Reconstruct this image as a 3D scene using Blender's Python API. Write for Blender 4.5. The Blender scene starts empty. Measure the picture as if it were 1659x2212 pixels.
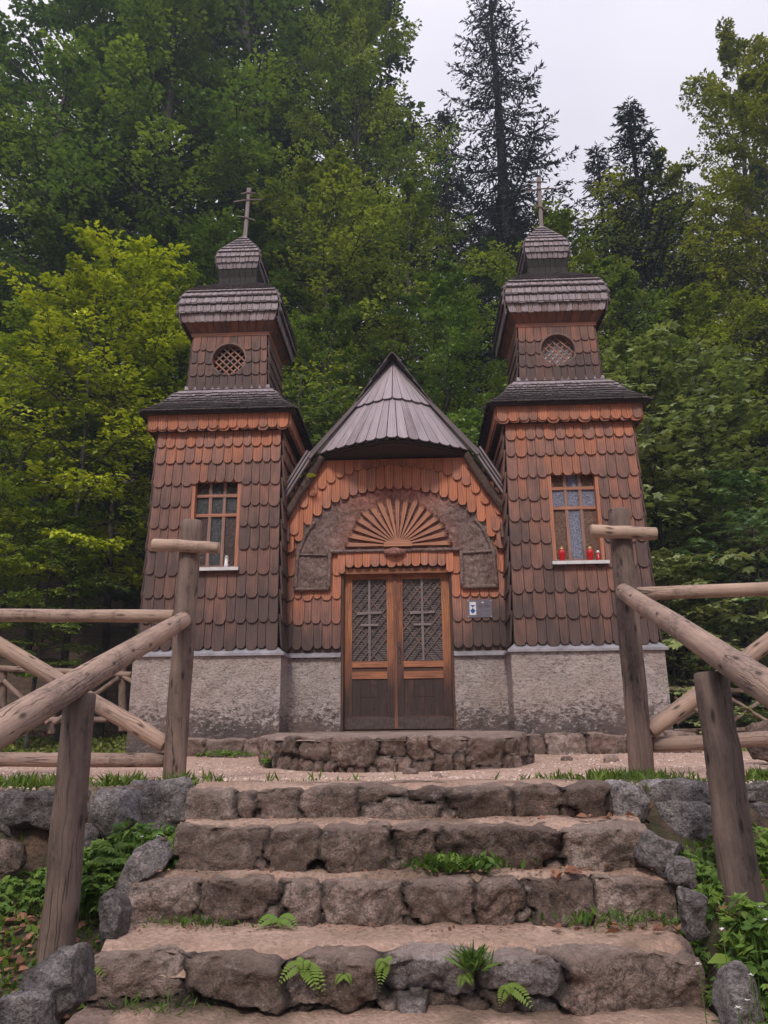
import bpy, math, random
import numpy as np
from mathutils import Vector
S = bpy.context.scene
COL = S.collection
rad = math.radians

# ------------------------------------------------------------------ camera
CX, CZ, PITCH, YAW, ROLL, FPX = 0.22, 0.30, 15.7, 2.3, 0.57, 1660.0
cd = bpy.data.cameras.new("camera"); cam = bpy.data.objects.new("camera", cd); COL.objects.link(cam)
def _R(a, ax):
    c, s = math.cos(a), math.sin(a)
    return np.array({'x': [[1,0,0],[0,c,-s],[0,s,c]], 'z': [[c,-s,0],[s,c,0],[0,0,1]]}[ax])
CM = _R(rad(YAW), 'z') @ _R(rad(90 + PITCH), 'x') @ _R(rad(-ROLL), 'z')
from mathutils import Matrix
cam.matrix_world = Matrix.Translation((CX, 0, CZ)) @ Matrix(CM.tolist()).to_4x4()
cd.sensor_fit = 'VERTICAL'; cd.sensor_height = 36; cd.lens = FPX / 2212 * 36
cd.clip_start = 0.05; cd.clip_end = 600
S.camera = cam
def at(x, y, Y):
    """survey helper: the world point seen at photo position x,y lying at real distance Y"""
    d = CM @ np.array([(x - 829.5) / FPX, -(y - 1106) / FPX, -1.0])
    return np.array([CX, 0, CZ]) + d * (Y / d[1])
def tan_el(x, y):
    d = CM @ np.array([(x - 829.5) / FPX, -(y - 1106) / FPX, -1.0])
    return d[2] / d[1]

# ------------------------------------------------------------------ sky, sun, exposure
SUN_EL, SUN_AZ = rad(46), rad(188)      # azimuth measured clockwise from +Y
w = bpy.data.worlds.new("World"); S.world = w; w.use_nodes = True
nt = w.node_tree; nt.nodes.clear()
def wn(t): return nt.nodes.new(t)
out = wn('ShaderNodeOutputWorld'); bg = wn('ShaderNodeBackground'); sky = wn('ShaderNodeTexSky')
sky.sky_type = 'NISHITA'; sky.sun_disc = False; sky.sun_elevation = SUN_EL; sky.sun_rotation = SUN_AZ
tc = wn('ShaderNodeTexCoord'); mp = wn('ShaderNodeMapping'); mp.inputs['Scale'].default_value = (1, 1, 2.2)
no = wn('ShaderNodeTexNoise'); no.inputs['Scale'].default_value = 1.6; no.inputs['Detail'].default_value = 5
rp = wn('ShaderNodeValToRGB'); rp.color_ramp.elements[0].position = .3; rp.color_ramp.elements[1].position = .7
rp.color_ramp.elements[0].color = (8.3, 8.0, 9.0, 1); rp.color_ramp.elements[1].color = (11.2, 10.7, 11.6, 1)
mx = wn('ShaderNodeMixRGB'); mx.inputs[0].default_value = .9
L = nt.links.new
L(tc.outputs['Generated'], mp.inputs[0]); L(mp.outputs[0], no.inputs['Vector']); L(no.outputs[0], rp.inputs[0])
L(sky.outputs[0], mx.inputs[1]); L(rp.outputs[0], mx.inputs[2])
sx = wn('ShaderNodeSeparateXYZ'); L(tc.outputs['Generated'], sx.inputs[0])      # overcast dome: brightest overhead, dimmer at the horizon
mr = wn('ShaderNodeMapRange'); mr.inputs[1].default_value = 0; mr.inputs[2].default_value = 1; mr.inputs[3].default_value = .08; mr.inputs[4].default_value = 1.62; L(sx.outputs[2], mr.inputs[0])
mu = wn('ShaderNodeMixRGB'); mu.blend_type = 'MULTIPLY'; mu.inputs[0].default_value = 1; L(mx.outputs[0], mu.inputs[1]); L(mr.outputs[0], mu.inputs[2]); L(mu.outputs[0], bg.inputs[0])
bg.inputs[1].default_value = 0.070
L(bg.outputs[0], out.inputs[0])
sd = bpy.data.lights.new("sun", 'SUN'); sd.energy = 1.5; sd.angle = rad(10); sd.color = (1, .91, .80)
sun = bpy.data.objects.new("sun", sd); COL.objects.link(sun)
sdir = Vector((math.sin(SUN_AZ) * math.cos(SUN_EL), math.cos(SUN_AZ) * math.cos(SUN_EL), math.sin(SUN_EL)))
sun.rotation_euler = sdir.to_track_quat('Z', 'Y').to_euler()
S.view_settings.view_transform = 'Standard'; S.view_settings.look = 'None'
S.view_settings.exposure = 0.50; S.view_settings.gamma = 1
try: S.cycles.max_bounces = 6; S.cycles.diffuse_bounces = 2; S.cycles.transmission_bounces = 4; S.cycles.transparent_max_bounces = 4
except Exception: pass

# ------------------------------------------------------------------ numpy noise
def _hash(ix, iy, iz, seed):
    h = (ix * 374761393 + iy * 668265263 + iz * 2147483647 + seed * 1274126177) & 0xffffffff
    h = ((h ^ (h >> 13)) * 1274126177) & 0xffffffff
    h = ((h ^ (h >> 16)) * 2246822519) & 0xffffffff
    return ((h ^ (h >> 15)) & 0xffff) / 65535.0
def vnoise(P, seed=0):
    P = np.asarray(P, float); I = np.floor(P).astype(np.int64); f = P - I; f = f * f * (3 - 2 * f)
    r = 0
    for dx in (0, 1):
        for dy in (0, 1):
            for dz in (0, 1):
                wgt = (f[:, 0] if dx else 1 - f[:, 0]) * (f[:, 1] if dy else 1 - f[:, 1]) * (f[:, 2] if dz else 1 - f[:, 2])
                r = r + wgt * _hash(I[:, 0] + dx, I[:, 1] + dy, I[:, 2] + dz, seed)
    return r * 2 - 1
def fbm(P, sc=1, oc=3, seed=0, gain=.5):
    P = np.asarray(P, float) * sc; a = 1; r = 0
    for i in range(oc):
        r = r + a * vnoise(P, seed + i * 17); P = P * 2.03 + 11.3; a *= gain
    return r

# ------------------------------------------------------------------ mesh builder
class MB:
    def __init__(s): s.v = []; s.f = []; s.a = []; s.b = []; s.n = 0; s.m = []
    def add(s, vs, fs, va=(.5, .5, 0), bc=None, mi=0):
        vs = np.asarray(vs, float).reshape(-1, 3); k = len(vs)
        s.v.append(vs)
        va = np.asarray(va, float)
        s.a.append(np.tile(va, (k, 1)) if va.ndim == 1 else va)
        s.b.append(vs.copy() if bc is None else np.asarray(bc, float).reshape(-1, 3))
        o = s.n; s.f += [[i + o for i in f] for f in fs]; s.m += [mi] * len(fs); s.n += k
        return s
    def box(s, x0, x1, y0, y1, z0, z1, va=(.5, .5, 0), ax=None, mi=0):
        vs = np.array([(x, y, z) for x in (x0, x1) for y in (y0, y1) for z in (z0, z1)], float)
        fs = [(0,1,3,2), (4,6,7,5), (0,4,5,1), (2,3,7,6), (0,2,6,4), (1,5,7,3)]
        d = [abs(x1 - x0), abs(y1 - y0), abs(z1 - z0)]
        if ax is None: ax = int(np.argmax(d))
        o = [i for i in range(3) if i != ax]
        r = random.random() * 40
        bc = np.stack([vs[:, o[0]] + vs[:, o[1]] + r, vs[:, ax], vs[:, o[1]]], 1)
        return s.add(vs, fs, va, bc, mi)
    def bar(s, p, q, wd, th, n, va=(.5, .5, 0), mi=0):
        """board from p to q, width wd across, thickness th along n"""
        p, q, n = (np.asarray(t, float) for t in (p, q, n)); d = q - p; Ld = np.linalg.norm(d); d /= Ld
        n = n - d * n.dot(d); n /= np.linalg.norm(n); sd_ = np.cross(d, n)
        vs = []; bc = []; r = random.random() * 40
        for t in (p, q):
            for a in (-.5, .5):
                for b in (-.5, .5):
                    vs.append(t + sd_ * a * wd + n * b * th); bc.append((a * wd + r + b * th, 0 if t is p else Ld, b * th))
        return s.add(vs, [(0,1,3,2), (4,6,7,5), (0,4,5,1), (2,3,7,6), (0,2,6,4), (1,5,7,3)], va, bc, mi)
    def tube(s, pts, rads, seg=8, va=(.5, .5, 0), cap=True, rough=0, seed=0, mi=0):
        pts = np.asarray(pts, float); n = len(pts); rads = np.broadcast_to(np.asarray(rads, float), (n,))
        t = np.gradient(pts, axis=0); t /= np.linalg.norm(t, axis=1)[:, None]
        ref = np.array([0, 0, 1.]) if abs(t[0][2]) < .8 else np.array([0, 1., 0])
        vs = []; bc = []; ln = 0; r0 = (seed * 7.3) % 40
        for i in range(n):
            if i: ln += np.linalg.norm(pts[i] - pts[i - 1])
            a = np.cross(t[i], ref); a /= np.linalg.norm(a); b = np.cross(t[i], a)
            th = np.linspace(0, 2 * math.pi, seg, endpoint=False)
            ring = pts[i] + rads[i] * (np.cos(th)[:, None] * a + np.sin(th)[:, None] * b)
            vs.append(ring); bc.append(np.stack([r0 + np.abs(th - math.pi) * rads[i], np.full(seg, ln), np.zeros(seg)], 1))
        vs = np.vstack(vs); bc = np.vstack(bc)
        if rough:
            c = np.repeat(pts, seg, 0); d = vs - c
            vs = c + d * (1 + rough * fbm(np.stack([bc[:, 0] * 14, bc[:, 1] * 3, vs[:, 2] * 3], 1), 1, 2, seed))[:, None]
        fs = [(i * seg + j, i * seg + (j + 1) % seg, (i + 1) * seg + (j + 1) % seg, (i + 1) * seg + j) for i in range(n - 1) for j in range(seg)]
        if cap: fs += [tuple(range(seg))[::-1], tuple(range((n - 1) * seg, n * seg))]
        return s.add(vs, fs, va, bc, mi)
    def build(s, name, mat, parent=None, smooth=False):
        me = bpy.data.meshes.new(name); V = np.vstack(s.v)
        loc = None
        me.vertices.add(len(V)); me.vertices.foreach_set('co', V.ravel())
        ls = np.array([len(f) for f in s.f]); li = np.fromiter((i for f in s.f for i in f), dtype=np.int32)
        me.loops.add(len(li)); me.loops.foreach_set('vertex_index', li)
        me.polygons.add(len(ls)); st = np.concatenate([[0], np.cumsum(ls)[:-1]]).astype(np.int32)
        me.polygons.foreach_set('loop_start', st); me.polygons.foreach_set('loop_total', ls.astype(np.int32))
        me.polygons.foreach_set('use_smooth', np.full(len(ls), smooth))
        mats = mat if isinstance(mat, (list, tuple)) else [mat]
        for m_ in mats: me.materials.append(m_)
        if len(mats) > 1: me.polygons.foreach_set('material_index', np.array(s.m, dtype=np.int32))
        me.update(calc_edges=True); me.validate()
        A = np.vstack(s.a); ca = me.attributes.new('va', 'FLOAT_COLOR', 'POINT')
        ca.data.foreach_set('color', np.hstack([A, np.ones((len(A), 1))]).astype(np.float32).ravel())
        ba = me.attributes.new('bc', 'FLOAT_VECTOR', 'POINT'); ba.data.foreach_set('vector', np.vstack(s.b).astype(np.float32).ravel())
        return link(name, me, parent)
def link(name, me, parent=None):
    o = bpy.data.objects.new(name, me); COL.objects.link(o)
    if parent is not None:
        o.parent = parent
        l = world_loc(parent); o.matrix_parent_inverse = Matrix.Translation(-l)
    return o
WL = {}
def world_loc(o): return WL.get(o.name, Vector((0, 0, 0)))
def tag(o, label=None, cat=None, group=None, kind=None):
    for k, v_ in (('label', label), ('category', cat), ('group', group), ('kind', kind)):
        if v_: o[k] = v_
    return o
def thing(name, label, cat, loc=(0, 0, 0), group=None):
    o = bpy.data.objects.new(name, None); COL.objects.link(o); o.location = loc; o.empty_display_size = .2
    WL[o.name] = Vector(loc)
    return tag(o, label, cat, group)

# ------------------------------------------------------------------ materials
class G:
    def __init__(s, name):
        s.m = bpy.data.materials.new(name); s.m.use_nodes = True; s.nt = s.m.node_tree; s.nt.nodes.clear()
        s.out = s.nt.nodes.new('ShaderNodeOutputMaterial')
    def n(s, t, props=None, **inp):
        nd = s.nt.nodes.new('ShaderNode' + t)
        for k, v_ in (props or {}).items(): setattr(nd, k, v_)
        for k, v_ in inp.items():
            key = int(k[1:]) if k[0] == 'i' and k[1:].isdigit() else k.replace('_', ' ')
            sk = nd.inputs[key]
            if hasattr(v_, 'bl_idname') and hasattr(v_, 'outputs'): s.nt.links.new(v_.outputs[0], sk)
            elif isinstance(v_, bpy.types.NodeSocket): s.nt.links.new(v_, sk)
            else: sk.default_value = v_
        return nd
    def attr(s, name): return s.n('Attribute', {'attribute_name': name})
    def math(s, op, a, b=0.0, c=None):
        nd = s.n('Math', {'operation': op}, i0=a, i1=b)
        if c is not None: nd.inputs[2].default_value = c
        return nd
    def vmul(s, a, v_): return s.n('VectorMath', {'operation': 'MULTIPLY'}, i0=a, i1=v_)
    def noise(s, vec, sc, det=4, rough=.6, dist=0): return s.n('TexNoise', None, Vector=vec, Scale=sc, Detail=det, Roughness=rough, Distortion=dist)
    def mix(s, f, a, b, mode='MIX'): return s.n('MixRGB', {'blend_type': mode}, i0=f, i1=a, i2=b)
    def ramp(s, f, stops):
        nd = s.n('ValToRGB', None, i0=f); cr = nd.color_ramp
        while len(cr.elements) < len(stops): cr.elements.new(.5)
        for e, (p, c) in zip(cr.elements, stops): e.position = p; e.color = c if len(c) == 4 else (*c, 1)
        return nd
    def bump(s, h, strength=.5, dist=.01): return s.n('Bump', None, Height=h, Strength=strength, Distance=dist)
    def pbr(s, color, rough=.8, bump=None, **kw):
        p = s.n('BsdfPrincipled', None, Base_Color=color, Roughness=rough, **kw)
        if bump is not None: s.nt.links.new(bump.outputs[0], p.inputs['Normal'])
        s.nt.links.new(p.outputs[0], s.out.inputs[0]); return s.m
def g3(x): return (x, x, x)
def sep(g, a): return g.n('SeparateColor', None, Color=a)

def wood(name, fresh, mid, old, rough=.75, gx=55, gy=2.6, bump=.5, val=.5, con=1.0):
    g = G(name); bc = g.attr('bc'); bcv = bc.outputs['Vector']; va = g.attr('va'); sp = sep(g, va.outputs['Color'])
    off = g.n('CombineXYZ', None, X=g.math('MULTIPLY', sp.outputs[0], 37.0), Y=g.math('MULTIPLY', sp.outputs[0], 91.0), Z=0.0)
    p = g.n('VectorMath', {'operation': 'ADD'}, i0=bcv, i1=off)
    low = g.noise(g.vmul(p, (3.5, 1.1, 3.5)), 1.0, 2)
    warp = g.n('VectorMath', {'operation': 'MULTIPLY'}, i0=low.outputs[1], i1=(.10, .3, 0))
    p2 = g.n('VectorMath', {'operation': 'ADD'}, i0=p, i1=warp)
    grain = g.noise(g.vmul(p2, (gx, gy, 1)), 1.0, 5, .65)
    ring = g.n('TexWave', {'wave_type': 'BANDS', 'bands_direction': 'X'}, Vector=g.vmul(p2, (11, 1.4, 1)), Scale=1.0, Distortion=5.0, Detail=2.0, Detail_Scale=.6)
    stain = g.noise(g.vmul(p, (9, 3, 1)), 1.0, 4, .6)
    age = g.math('ADD', sp.outputs[1], g.math('MULTIPLY', g.math('SUBTRACT', stain, .5), .75))
    age = g.math('ADD', age, g.math('MULTIPLY', g.math('SUBTRACT', sp.outputs[0], .5), .5))
    c = g.ramp(age, [(0.05, fresh), (.5, mid), (.95, old)])
    gr = g.math('ADD', g.math('MULTIPLY', grain, .9), g.math('MULTIPLY', ring, .22))
    gm = g.ramp(gr, [(.30, g3(1 - .45 * con)), (.55, g3(1)), (.8, g3(1 + .28 * con))])
    c2 = g.mix(1.0, c, gm, 'MULTIPLY')
    v = g.math('ADD', 1 - val / 2, g.math('MULTIPLY', sp.outputs[0], val))
    c3 = g.mix(1.0, c2, g.n('CombineColor', None, Red=v, Green=v, Blue=v), 'MULTIPLY')
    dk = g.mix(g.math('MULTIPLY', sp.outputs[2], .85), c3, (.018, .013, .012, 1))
    return g.pbr(dk, rough, g.bump(grain, bump, .004))

M = {}
M['shingle'] = wood('shingle_wood', (.56, .20, .105), (.245, .118, .090), (.074, .045, .040))
M['roofshingle'] = wood('roof_shingle_wood', (.33, .225, .215), (.31, .26, .285), (.095, .075, .08), val=.6)
M['greyboard'] = wood('grey_board_wood', (.42, .35, .385), (.34, .285, .315), (.16, .12, .13), gx=30, gy=1.2, val=.35, con=.8)
M['doorwood'] = wood('door_wood', (.48, .19, .085), (.20, .078, .045), (.045, .025, .022), val=.2)
M['trimwood'] = wood('trim_wood', (.48, .20, .12), (.24, .14, .115), (.06, .045, .045), val=.3)
M['raywood'] = wood('carved_ray_wood', (.50, .225, .135), (.32, .15, .10), (.13, .07, .055), val=.3)
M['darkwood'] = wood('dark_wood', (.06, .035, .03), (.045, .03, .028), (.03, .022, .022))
M['logwood'] = wood('log_wood', (.56, .41, .36), (.38, .285, .255), (.15, .105, .095), gx=22, gy=1.0, bump=.6, val=.25, con=.55)
def log_mat():
    g = G('peeled_log'); bc = g.attr('bc'); va = g.attr('va'); sp = sep(g, va.outputs['Color']); r = sp.outputs[0]
    p = g.n('VectorMath', {'operation': 'ADD'}, i0=bc.outputs['Vector'], i1=g.n('CombineXYZ', None, X=g.math('MULTIPLY', r, 37.0), Y=g.math('MULTIPLY', r, 91.0), Z=0.0))
    lw = g.noise(p, 5.0, 3); p2 = g.n('VectorMath', {'operation': 'ADD'}, i0=p, i1=g.vmul(lw.outputs[1], (.05, .08, 0)))
    fine = g.noise(g.vmul(p2, (60, 2.4, 1)), 1.0, 5, .7); blot = g.noise(g.vmul(p, (7, 2.2, 1)), 1.0, 5, .65); squ = g.noise(g.vmul(p2, (24, 13, 1)), 1.0, 4, .6, 1.6)
    age = g.math('ADD', sp.outputs[1], g.math('MULTIPLY', g.math('SUBTRACT', blot, .5), 1.3))
    c = g.ramp(age, [(.0, (.50, .34, .26)), (.45, (.29, .20, .165)), (1.0, (.09, .062, .053))])
    c = g.mix(1.0, c, g.ramp(fine, [(.3, g3(.68)), (.5, g3(1)), (.75, g3(1.15))]), 'MULTIPLY')
    c = g.mix(g.math('MULTIPLY', g.ramp(blot, [(.5, (0, 0, 0)), (.56, (1, 1, 1))]), .6), c, g.mix(1.0, c, g.ramp(squ, [(.40, g3(.45)), (.5, g3(1)), (.66, g3(1.3))]), 'MULTIPLY'))
    ck = g.noise(g.vmul(p2, (17, .55, 1)), 1.0, 2, .4); crack = g.ramp(g.math('ABSOLUTE', g.math('SUBTRACT', ck, .5)), [(0, g3(.12)), (.010, g3(1))])
    cm = g.ramp(g.noise(g.vmul(p, (5, 1.3, 1)), 1.0, 3), [(.50, g3(0)), (.56, g3(1))]); c = g.mix(cm, c, g.mix(1.0, c, crack, 'MULTIPLY'))
    kn = g.n('TexVoronoi', {'voronoi_dimensions': '2D'}, Vector=g.vmul(p, (8, 2.6, 1)), Scale=1.0); c = g.mix(1.0, c, g.ramp(kn.outputs[0], [(.035, g3(.22)), (.07, g3(.55)), (.09, g3(.85)), (.13, g3(1))]), 'MULTIPLY')
    h = g.math('ADD', g.math('MULTIPLY', fine, .6), g.math('ADD', g.math('MULTIPLY', squ, .5), g.math('MULTIPLY', crack, .8)))
    return g.pbr(c, .8, g.bump(h, .8, .006))
M['logwood'] = log_mat()
M['crosswood'] = wood('cross_wood', (.33, .26, .26), (.25, .2, .2), (.15, .12, .12), gx=60)

def stone_mat(name, c1, c2, c3, moss=.25):
    g = G(name); va = g.attr('va'); sp = sep(g, va.outputs['Color']); tcn = g.n('NewGeometry').outputs['Position']
    off = g.n('CombineXYZ', None, X=g.math('MULTIPLY', sp.outputs[0], 13.0), Y=0.0, Z=0.0)
    p = g.n('VectorMath', {'operation': 'ADD'}, i0=tcn, i1=off)
    a = g.noise(p, 5.0, 6, .62); b = g.noise(p, 22.0, 6, .7); f = g.noise(p, 95.0, 4, .7)
    vor = g.n('TexVoronoi', {'feature': 'DISTANCE_TO_EDGE'}, Vector=g.n('VectorMath', {'operation': 'ADD'}, i0=p, i1=g.vmul(b.outputs[1], (.06, .06, .06))), Scale=7.0)
    base = g.ramp(g.math('ADD', g.math('MULTIPLY', a, .75), g.math('MULTIPLY', g.math('SUBTRACT', sp.outputs[0], .5), .35)), [(.2, c1), (.45, c2), (.68, c3)])
    k = g.ramp(b, [(.30, g3(.22)), (.5, g3(.88)), (.72, g3(1.4))])
    c = g.mix(1.0, base, k, 'MULTIPLY')
    fk = g.ramp(f, [(.32, g3(.42)), (.5, g3(1)), (.68, g3(1.45))]); c = g.mix(1.0, c, fk, 'MULTIPLY')
    crack = g.ramp(vor, [(0.0, g3(.25)), (.035, g3(1))]); c = g.mix(.75, c, crack, 'MULTIPLY')
    mk = g.ramp(g.noise(p, 9.0, 5, .7), [(.55, (0, 0, 0)), (.7, (1, 1, 1))])
    c = g.mix(g.math('MULTIPLY', mk, moss), c, (.045, .05, .018, 1))
    c = g.mix(g.math('MULTIPLY', sp.outputs[1], 1.0), c, (.50, .36, .31, 1))
    grime = g.ramp(g.noise(p, 3.2, 6, .72), [(.42, (0, 0, 0)), (.62, (1, 1, 1))]); c = g.mix(g.math('MULTIPLY', grime, .42 if name == 'step_stone' else .2), c, (.055, .036, .028, 1))
    li = g.ramp(g.noise(p, 15.0, 6, .75), [(.56, (0, 0, 0)), (.66, (1, 1, 1))]); c = g.mix(g.math('MULTIPLY', li, .45), c, (.56, .47, .43, 1))
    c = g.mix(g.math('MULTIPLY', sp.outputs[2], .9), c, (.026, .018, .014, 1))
    h = g.math('ADD', g.math('MULTIPLY', b, .7), g.math('MULTIPLY', f, .45))
    return g.pbr(c, .9, g.bump(h, 1.0, .055))
M['stone'] = stone_mat('step_stone', (.13, .082, .064), (.35, .24, .20), (.60, .47, .42))
M['greystone'] = stone_mat('grey_boulder', (.17, .145, .145), (.40, .35, .355), (.70, .63, .64), .4)

def ground_mat():
    g = G('ground_earth'); va = g.attr('va'); sp = sep(g, va.outputs['Color']); p = g.n('NewGeometry').outputs['Position']
    v = g.n('TexVoronoi', None, Vector=p, Scale=70.0); v2 = g.n('TexVoronoi', None, Vector=p, Scale=28.0)
    a = g.noise(p, 3.0, 6, .65); b = g.noise(p, 40.0, 5, .7)
    gv = g.mix(1.0, g.ramp(a, [(.3, (.36, .23, .175)), (.7, (.52, .36, .29))]), g.ramp(g.n('SeparateColor', None, Color=v.outputs['Color']).outputs[0], [(0, g3(.78)), (.5, g3(.98)), (1, g3(1.18))]), 'MULTIPLY')
    so = g.mix(1.0, g.ramp(g.noise(p, 6.0, 6, .7), [(.3, (.035, .025, .018)), (.55, (.11, .07, .05)), (.75, (.20, .12, .08))]), g.ramp(b, [(.3, g3(.5)), (.7, g3(1.4))]), 'MULTIPLY')
    gn = g.ramp(g.noise(p, 14.0, 5, .7), [(.35, (.012, .018, .008)), (.65, (.05, .075, .022))])
    c = g.mix(sp.outputs[0], so, gv)
    c = g.mix(g.math('MULTIPLY', sp.outputs[1], g.ramp(g.noise(p, 5.0, 4), [(.4, (0, 0, 0)), (.55, (1, 1, 1))])), c, gn)
    h = g.math('ADD', g.math('MULTIPLY', v.outputs[0], -.5), b)
    return g.pbr(c, .95, g.bump(h, .9, .012))
M['ground'] = ground_mat()

def pebble_mat():
    g = G('gravel_pebble'); va = g.attr('va'); sp = sep(g, va.outputs['Color'])
    c = g.ramp(sp.outputs[0], [(0, (.20, .13, .10)), (.35, (.42, .285, .235)), (.8, (.58, .42, .36)), (1, (.72, .62, .58))])
    return g.pbr(c, .9)
M['pebble'] = pebble_mat()

def plaster_mat():
    g = G('roughcast_plaster'); p = g.n('NewGeometry').outputs['Position']; pz = g.n('SeparateXYZ', None, Vector=p)
    w_ = g.noise(p, 11.0, 3, .6, 0); warp = g.n('VectorMath', {'operation': 'ADD'}, i0=p, i1=g.vmul(w_.outputs[1], (.12, .12, .05)))
    a = g.noise(g.vmul(warp, (26, 26, 44)), 1.0, 6, .7, .6); b = g.noise(p, 3.0, 5, .65)
    c = g.mix(1.0, g.ramp(b, [(.3, (.37, .31, .295)), (.7, (.55, .48, .46))]), g.ramp(a, [(.38, g3(.38)), (.46, g3(.85)), (.60, g3(1.15))]), 'MULTIPLY')
    low = g.n('MapRange', None, Value=pz.outputs[2], From_Min=.80, From_Max=.2, To_Min=0, To_Max=1)
    d = g.noise(g.vmul(warp, (16, 16, 24)), 1.0, 6, .75)
    thr = g.math('ADD', g.math('MULTIPLY', low, .30), d)
    dm = g.ramp(thr, [(.62, (0, 0, 0)), (.72, (1, 1, 1))])
    c = g.mix(g.math('MULTIPLY', dm, .85), c, (.045, .032, .03, 1))
    warm = g.ramp(g.noise(p, 1.7, 4), [(.4, (0, 0, 0)), (.6, (1, 1, 1))])
    c = g.mix(g.math('MULTIPLY', warm, .25), c, (.42, .28, .25, 1))
    return g.pbr(c, .95, g.bump(a, 1.0, .03))
M['plaster'] = plaster_mat()

def bark_mat(name, c1, c2, c3, sc=(16, 16, 9), bd=.03):
    g = G(name); p = g.n('NewGeometry').outputs['Position']; w_ = g.noise(p, 8.0, 3)
    warp = g.n('VectorMath', {'operation': 'ADD'}, i0=p, i1=g.vmul(w_.outputs[1], (.1, .1, .1)))
    a = g.noise(g.vmul(warp, sc), 1.0, 6, .72, .8); b = g.noise(p, 4.0, 4)
    c = g.ramp(g.math('ADD', g.math('MULTIPLY', a, .7), g.math('MULTIPLY', b, .35)), [(.35, c1), (.5, c2), (.7, c3)])
    c = g.mix(g.math('MULTIPLY', sep(g, g.attr('va').outputs['Color']).outputs[1], 1.0 if name == 'spruce_bark' else 0.0), c, g.mix(1.0, c, (1.9, 1.0, .78, 1), 'MULTIPLY'))
    return g.pbr(c, .92, g.bump(a, 1.0, bd))
M['bark'] = bark_mat('spruce_bark', (.075, .05, .044), (.22, .145, .13), (.42, .32, .30), (24, 24, 20), .04)
M['barkdark'] = bark_mat('bark_log', (.03, .02, .018), (.10, .062, .052), (.22, .15, .13), (30, 30, 30))
M['trunk'] = bark_mat('tree_trunk', (.02, .018, .016), (.055, .048, .042), (.13, .115, .10), (14, 14, 5))
M['darktrunk'] = bark_mat('spruce_trunk', (.008, .008, .009), (.02, .019, .02), (.05, .045, .045), (14, 14, 5))

def simple(name, col, rough=.5, metal=0.0, var=.15, sc=12.0, **kw):
    g = G(name); p = g.n('NewGeometry').outputs['Position']; a = g.noise(p, sc, 4, .6)
    c = g.mix(1.0, (*col, 1), g.ramp(a, [(.3, g3(1 - var)), (.7, g3(1 + var))]), 'MULTIPLY')
    return g.pbr(c, rough, None, Metallic=metal, **kw)
M['flashing'] = simple('sheet_metal', (.33, .315, .35), .5, .3, .3, 7.0)
M['sill'] = simple('pale_sill', (.62, .60, .62), .5, .1)
M['black'] = simple('interior_dark', (.012, .010, .010), .9)
M['iron'] = simple('dark_iron', (.09, .065, .06), .5, .4, .4, 30.0)
M['plate'] = simple('engraved_plate', (.20, .175, .21), .38, .5, .15, 8.0)
M['white'] = simple('white_enamel', (.72, .70, .73), .4)
M['blue'] = simple('blue_enamel', (.03, .085, .32), .35)
M['ink'] = simple('black_engraving', (.02, .018, .022), .6)
M['redglass'] = simple('red_glass', (.50, .008, .012), .12, 0, .2, 40.0, Coat_Weight=.6)
M['gold'] = simple('brass_lid', (.55, .38, .18), .35, .8)
M['clear'] = simple('clear_plastic', (.45, .42, .40), .15)
def glass_mat(name, col, dark, sc=60.0, rough=.18):
    g = G(name); p = g.n('NewGeometry').outputs['Position']; a = g.noise(g.vmul(p, (1, 1, .8)), sc, 4, .65, 1.2)
    c = g.mix(g.ramp(a, [(.42, (0, 0, 0)), (.6, (1, 1, 1))]), (*dark, 1), (*col, 1))
    return g.pbr(c, rough, g.bump(a, 1.0, .012), Specular_IOR_Level=.7)
M['amber'] = glass_mat('amber_cathedral_glass', (.23, .10, .045), (.045, .018, .01))
M['smoke'] = glass_mat('blue_cathedral_glass', (.28, .30, .42), (.07, .07, .11))
M['dkamber'] = glass_mat('dark_amber_glass', (.07, .022, .012), (.012, .007, .007))
M['dksmoke'] = glass_mat('dark_smoke_glass', (.035, .04, .045), (.008, .008, .01))
M['palepane'] = glass_mat('pale_pane', (.55, .53, .58), (.42, .40, .46), 20.0)  # light grey colour stands in for sky reflected in the oculus glass
def net_mat():
    g = G('woven_screen'); p = g.n('NewGeometry').outputs['Position']; s_ = g.n('SeparateXYZ', None, Vector=p)
    wx = g.math('SINE', g.math('MULTIPLY', s_.outputs[0], 300.0))
    wz = g.math('SINE', g.math('ADD', g.math('MULTIPLY', s_.outputs[2], 260.0), g.math('MULTIPLY', wx, .9)))
    c = g.ramp(g.math('ADD', g.math('MULTIPLY', wz, .5), .5), [(.5, (.014, .011, .011)), (.75, (.19, .155, .155))])
    return g.pbr(c, .7)
M['net'] = net_mat()

def leaf_mat(name, c_lo, c_hi, trans=.28, rough=.55):
    g = G(name); va = g.attr('va'); sp = sep(g, va.outputs['Color']); oi = g.n('ObjectInfo')
    c = g.mix(sp.outputs[0], (*c_lo, 1), (*c_hi, 1))
    c = g.mix(1.0, c, oi.outputs['Color'], 'MULTIPLY')
    d = g.n('BsdfPrincipled', None, Base_Color=c, Roughness=rough, Specular_IOR_Level=.3)
    t = g.n('BsdfTranslucent', None, Color=g.mix(1.0, c, (1.25, 1.25, .6, 1), 'MULTIPLY'))
    ms = g.n('MixShader', None, i0=trans, i1=d, i2=t)
    g.nt.links.new(ms.outputs[0], g.out.inputs[0]); return g.m
M['leaf'] = leaf_mat('broad_leaf', (.075, .125, .035), (.36, .42, .09))
M['mleaf'] = leaf_mat('maple_leaf', (.12, .175, .075), (.36, .43, .19), .25)
M['needle'] = leaf_mat('spruce_needle', (.014, .020, .020), (.040, .052, .046), .08, .7)
M['grass'] = leaf_mat('grass_blade', (.06, .13, .025), (.20, .31, .055))
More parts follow.
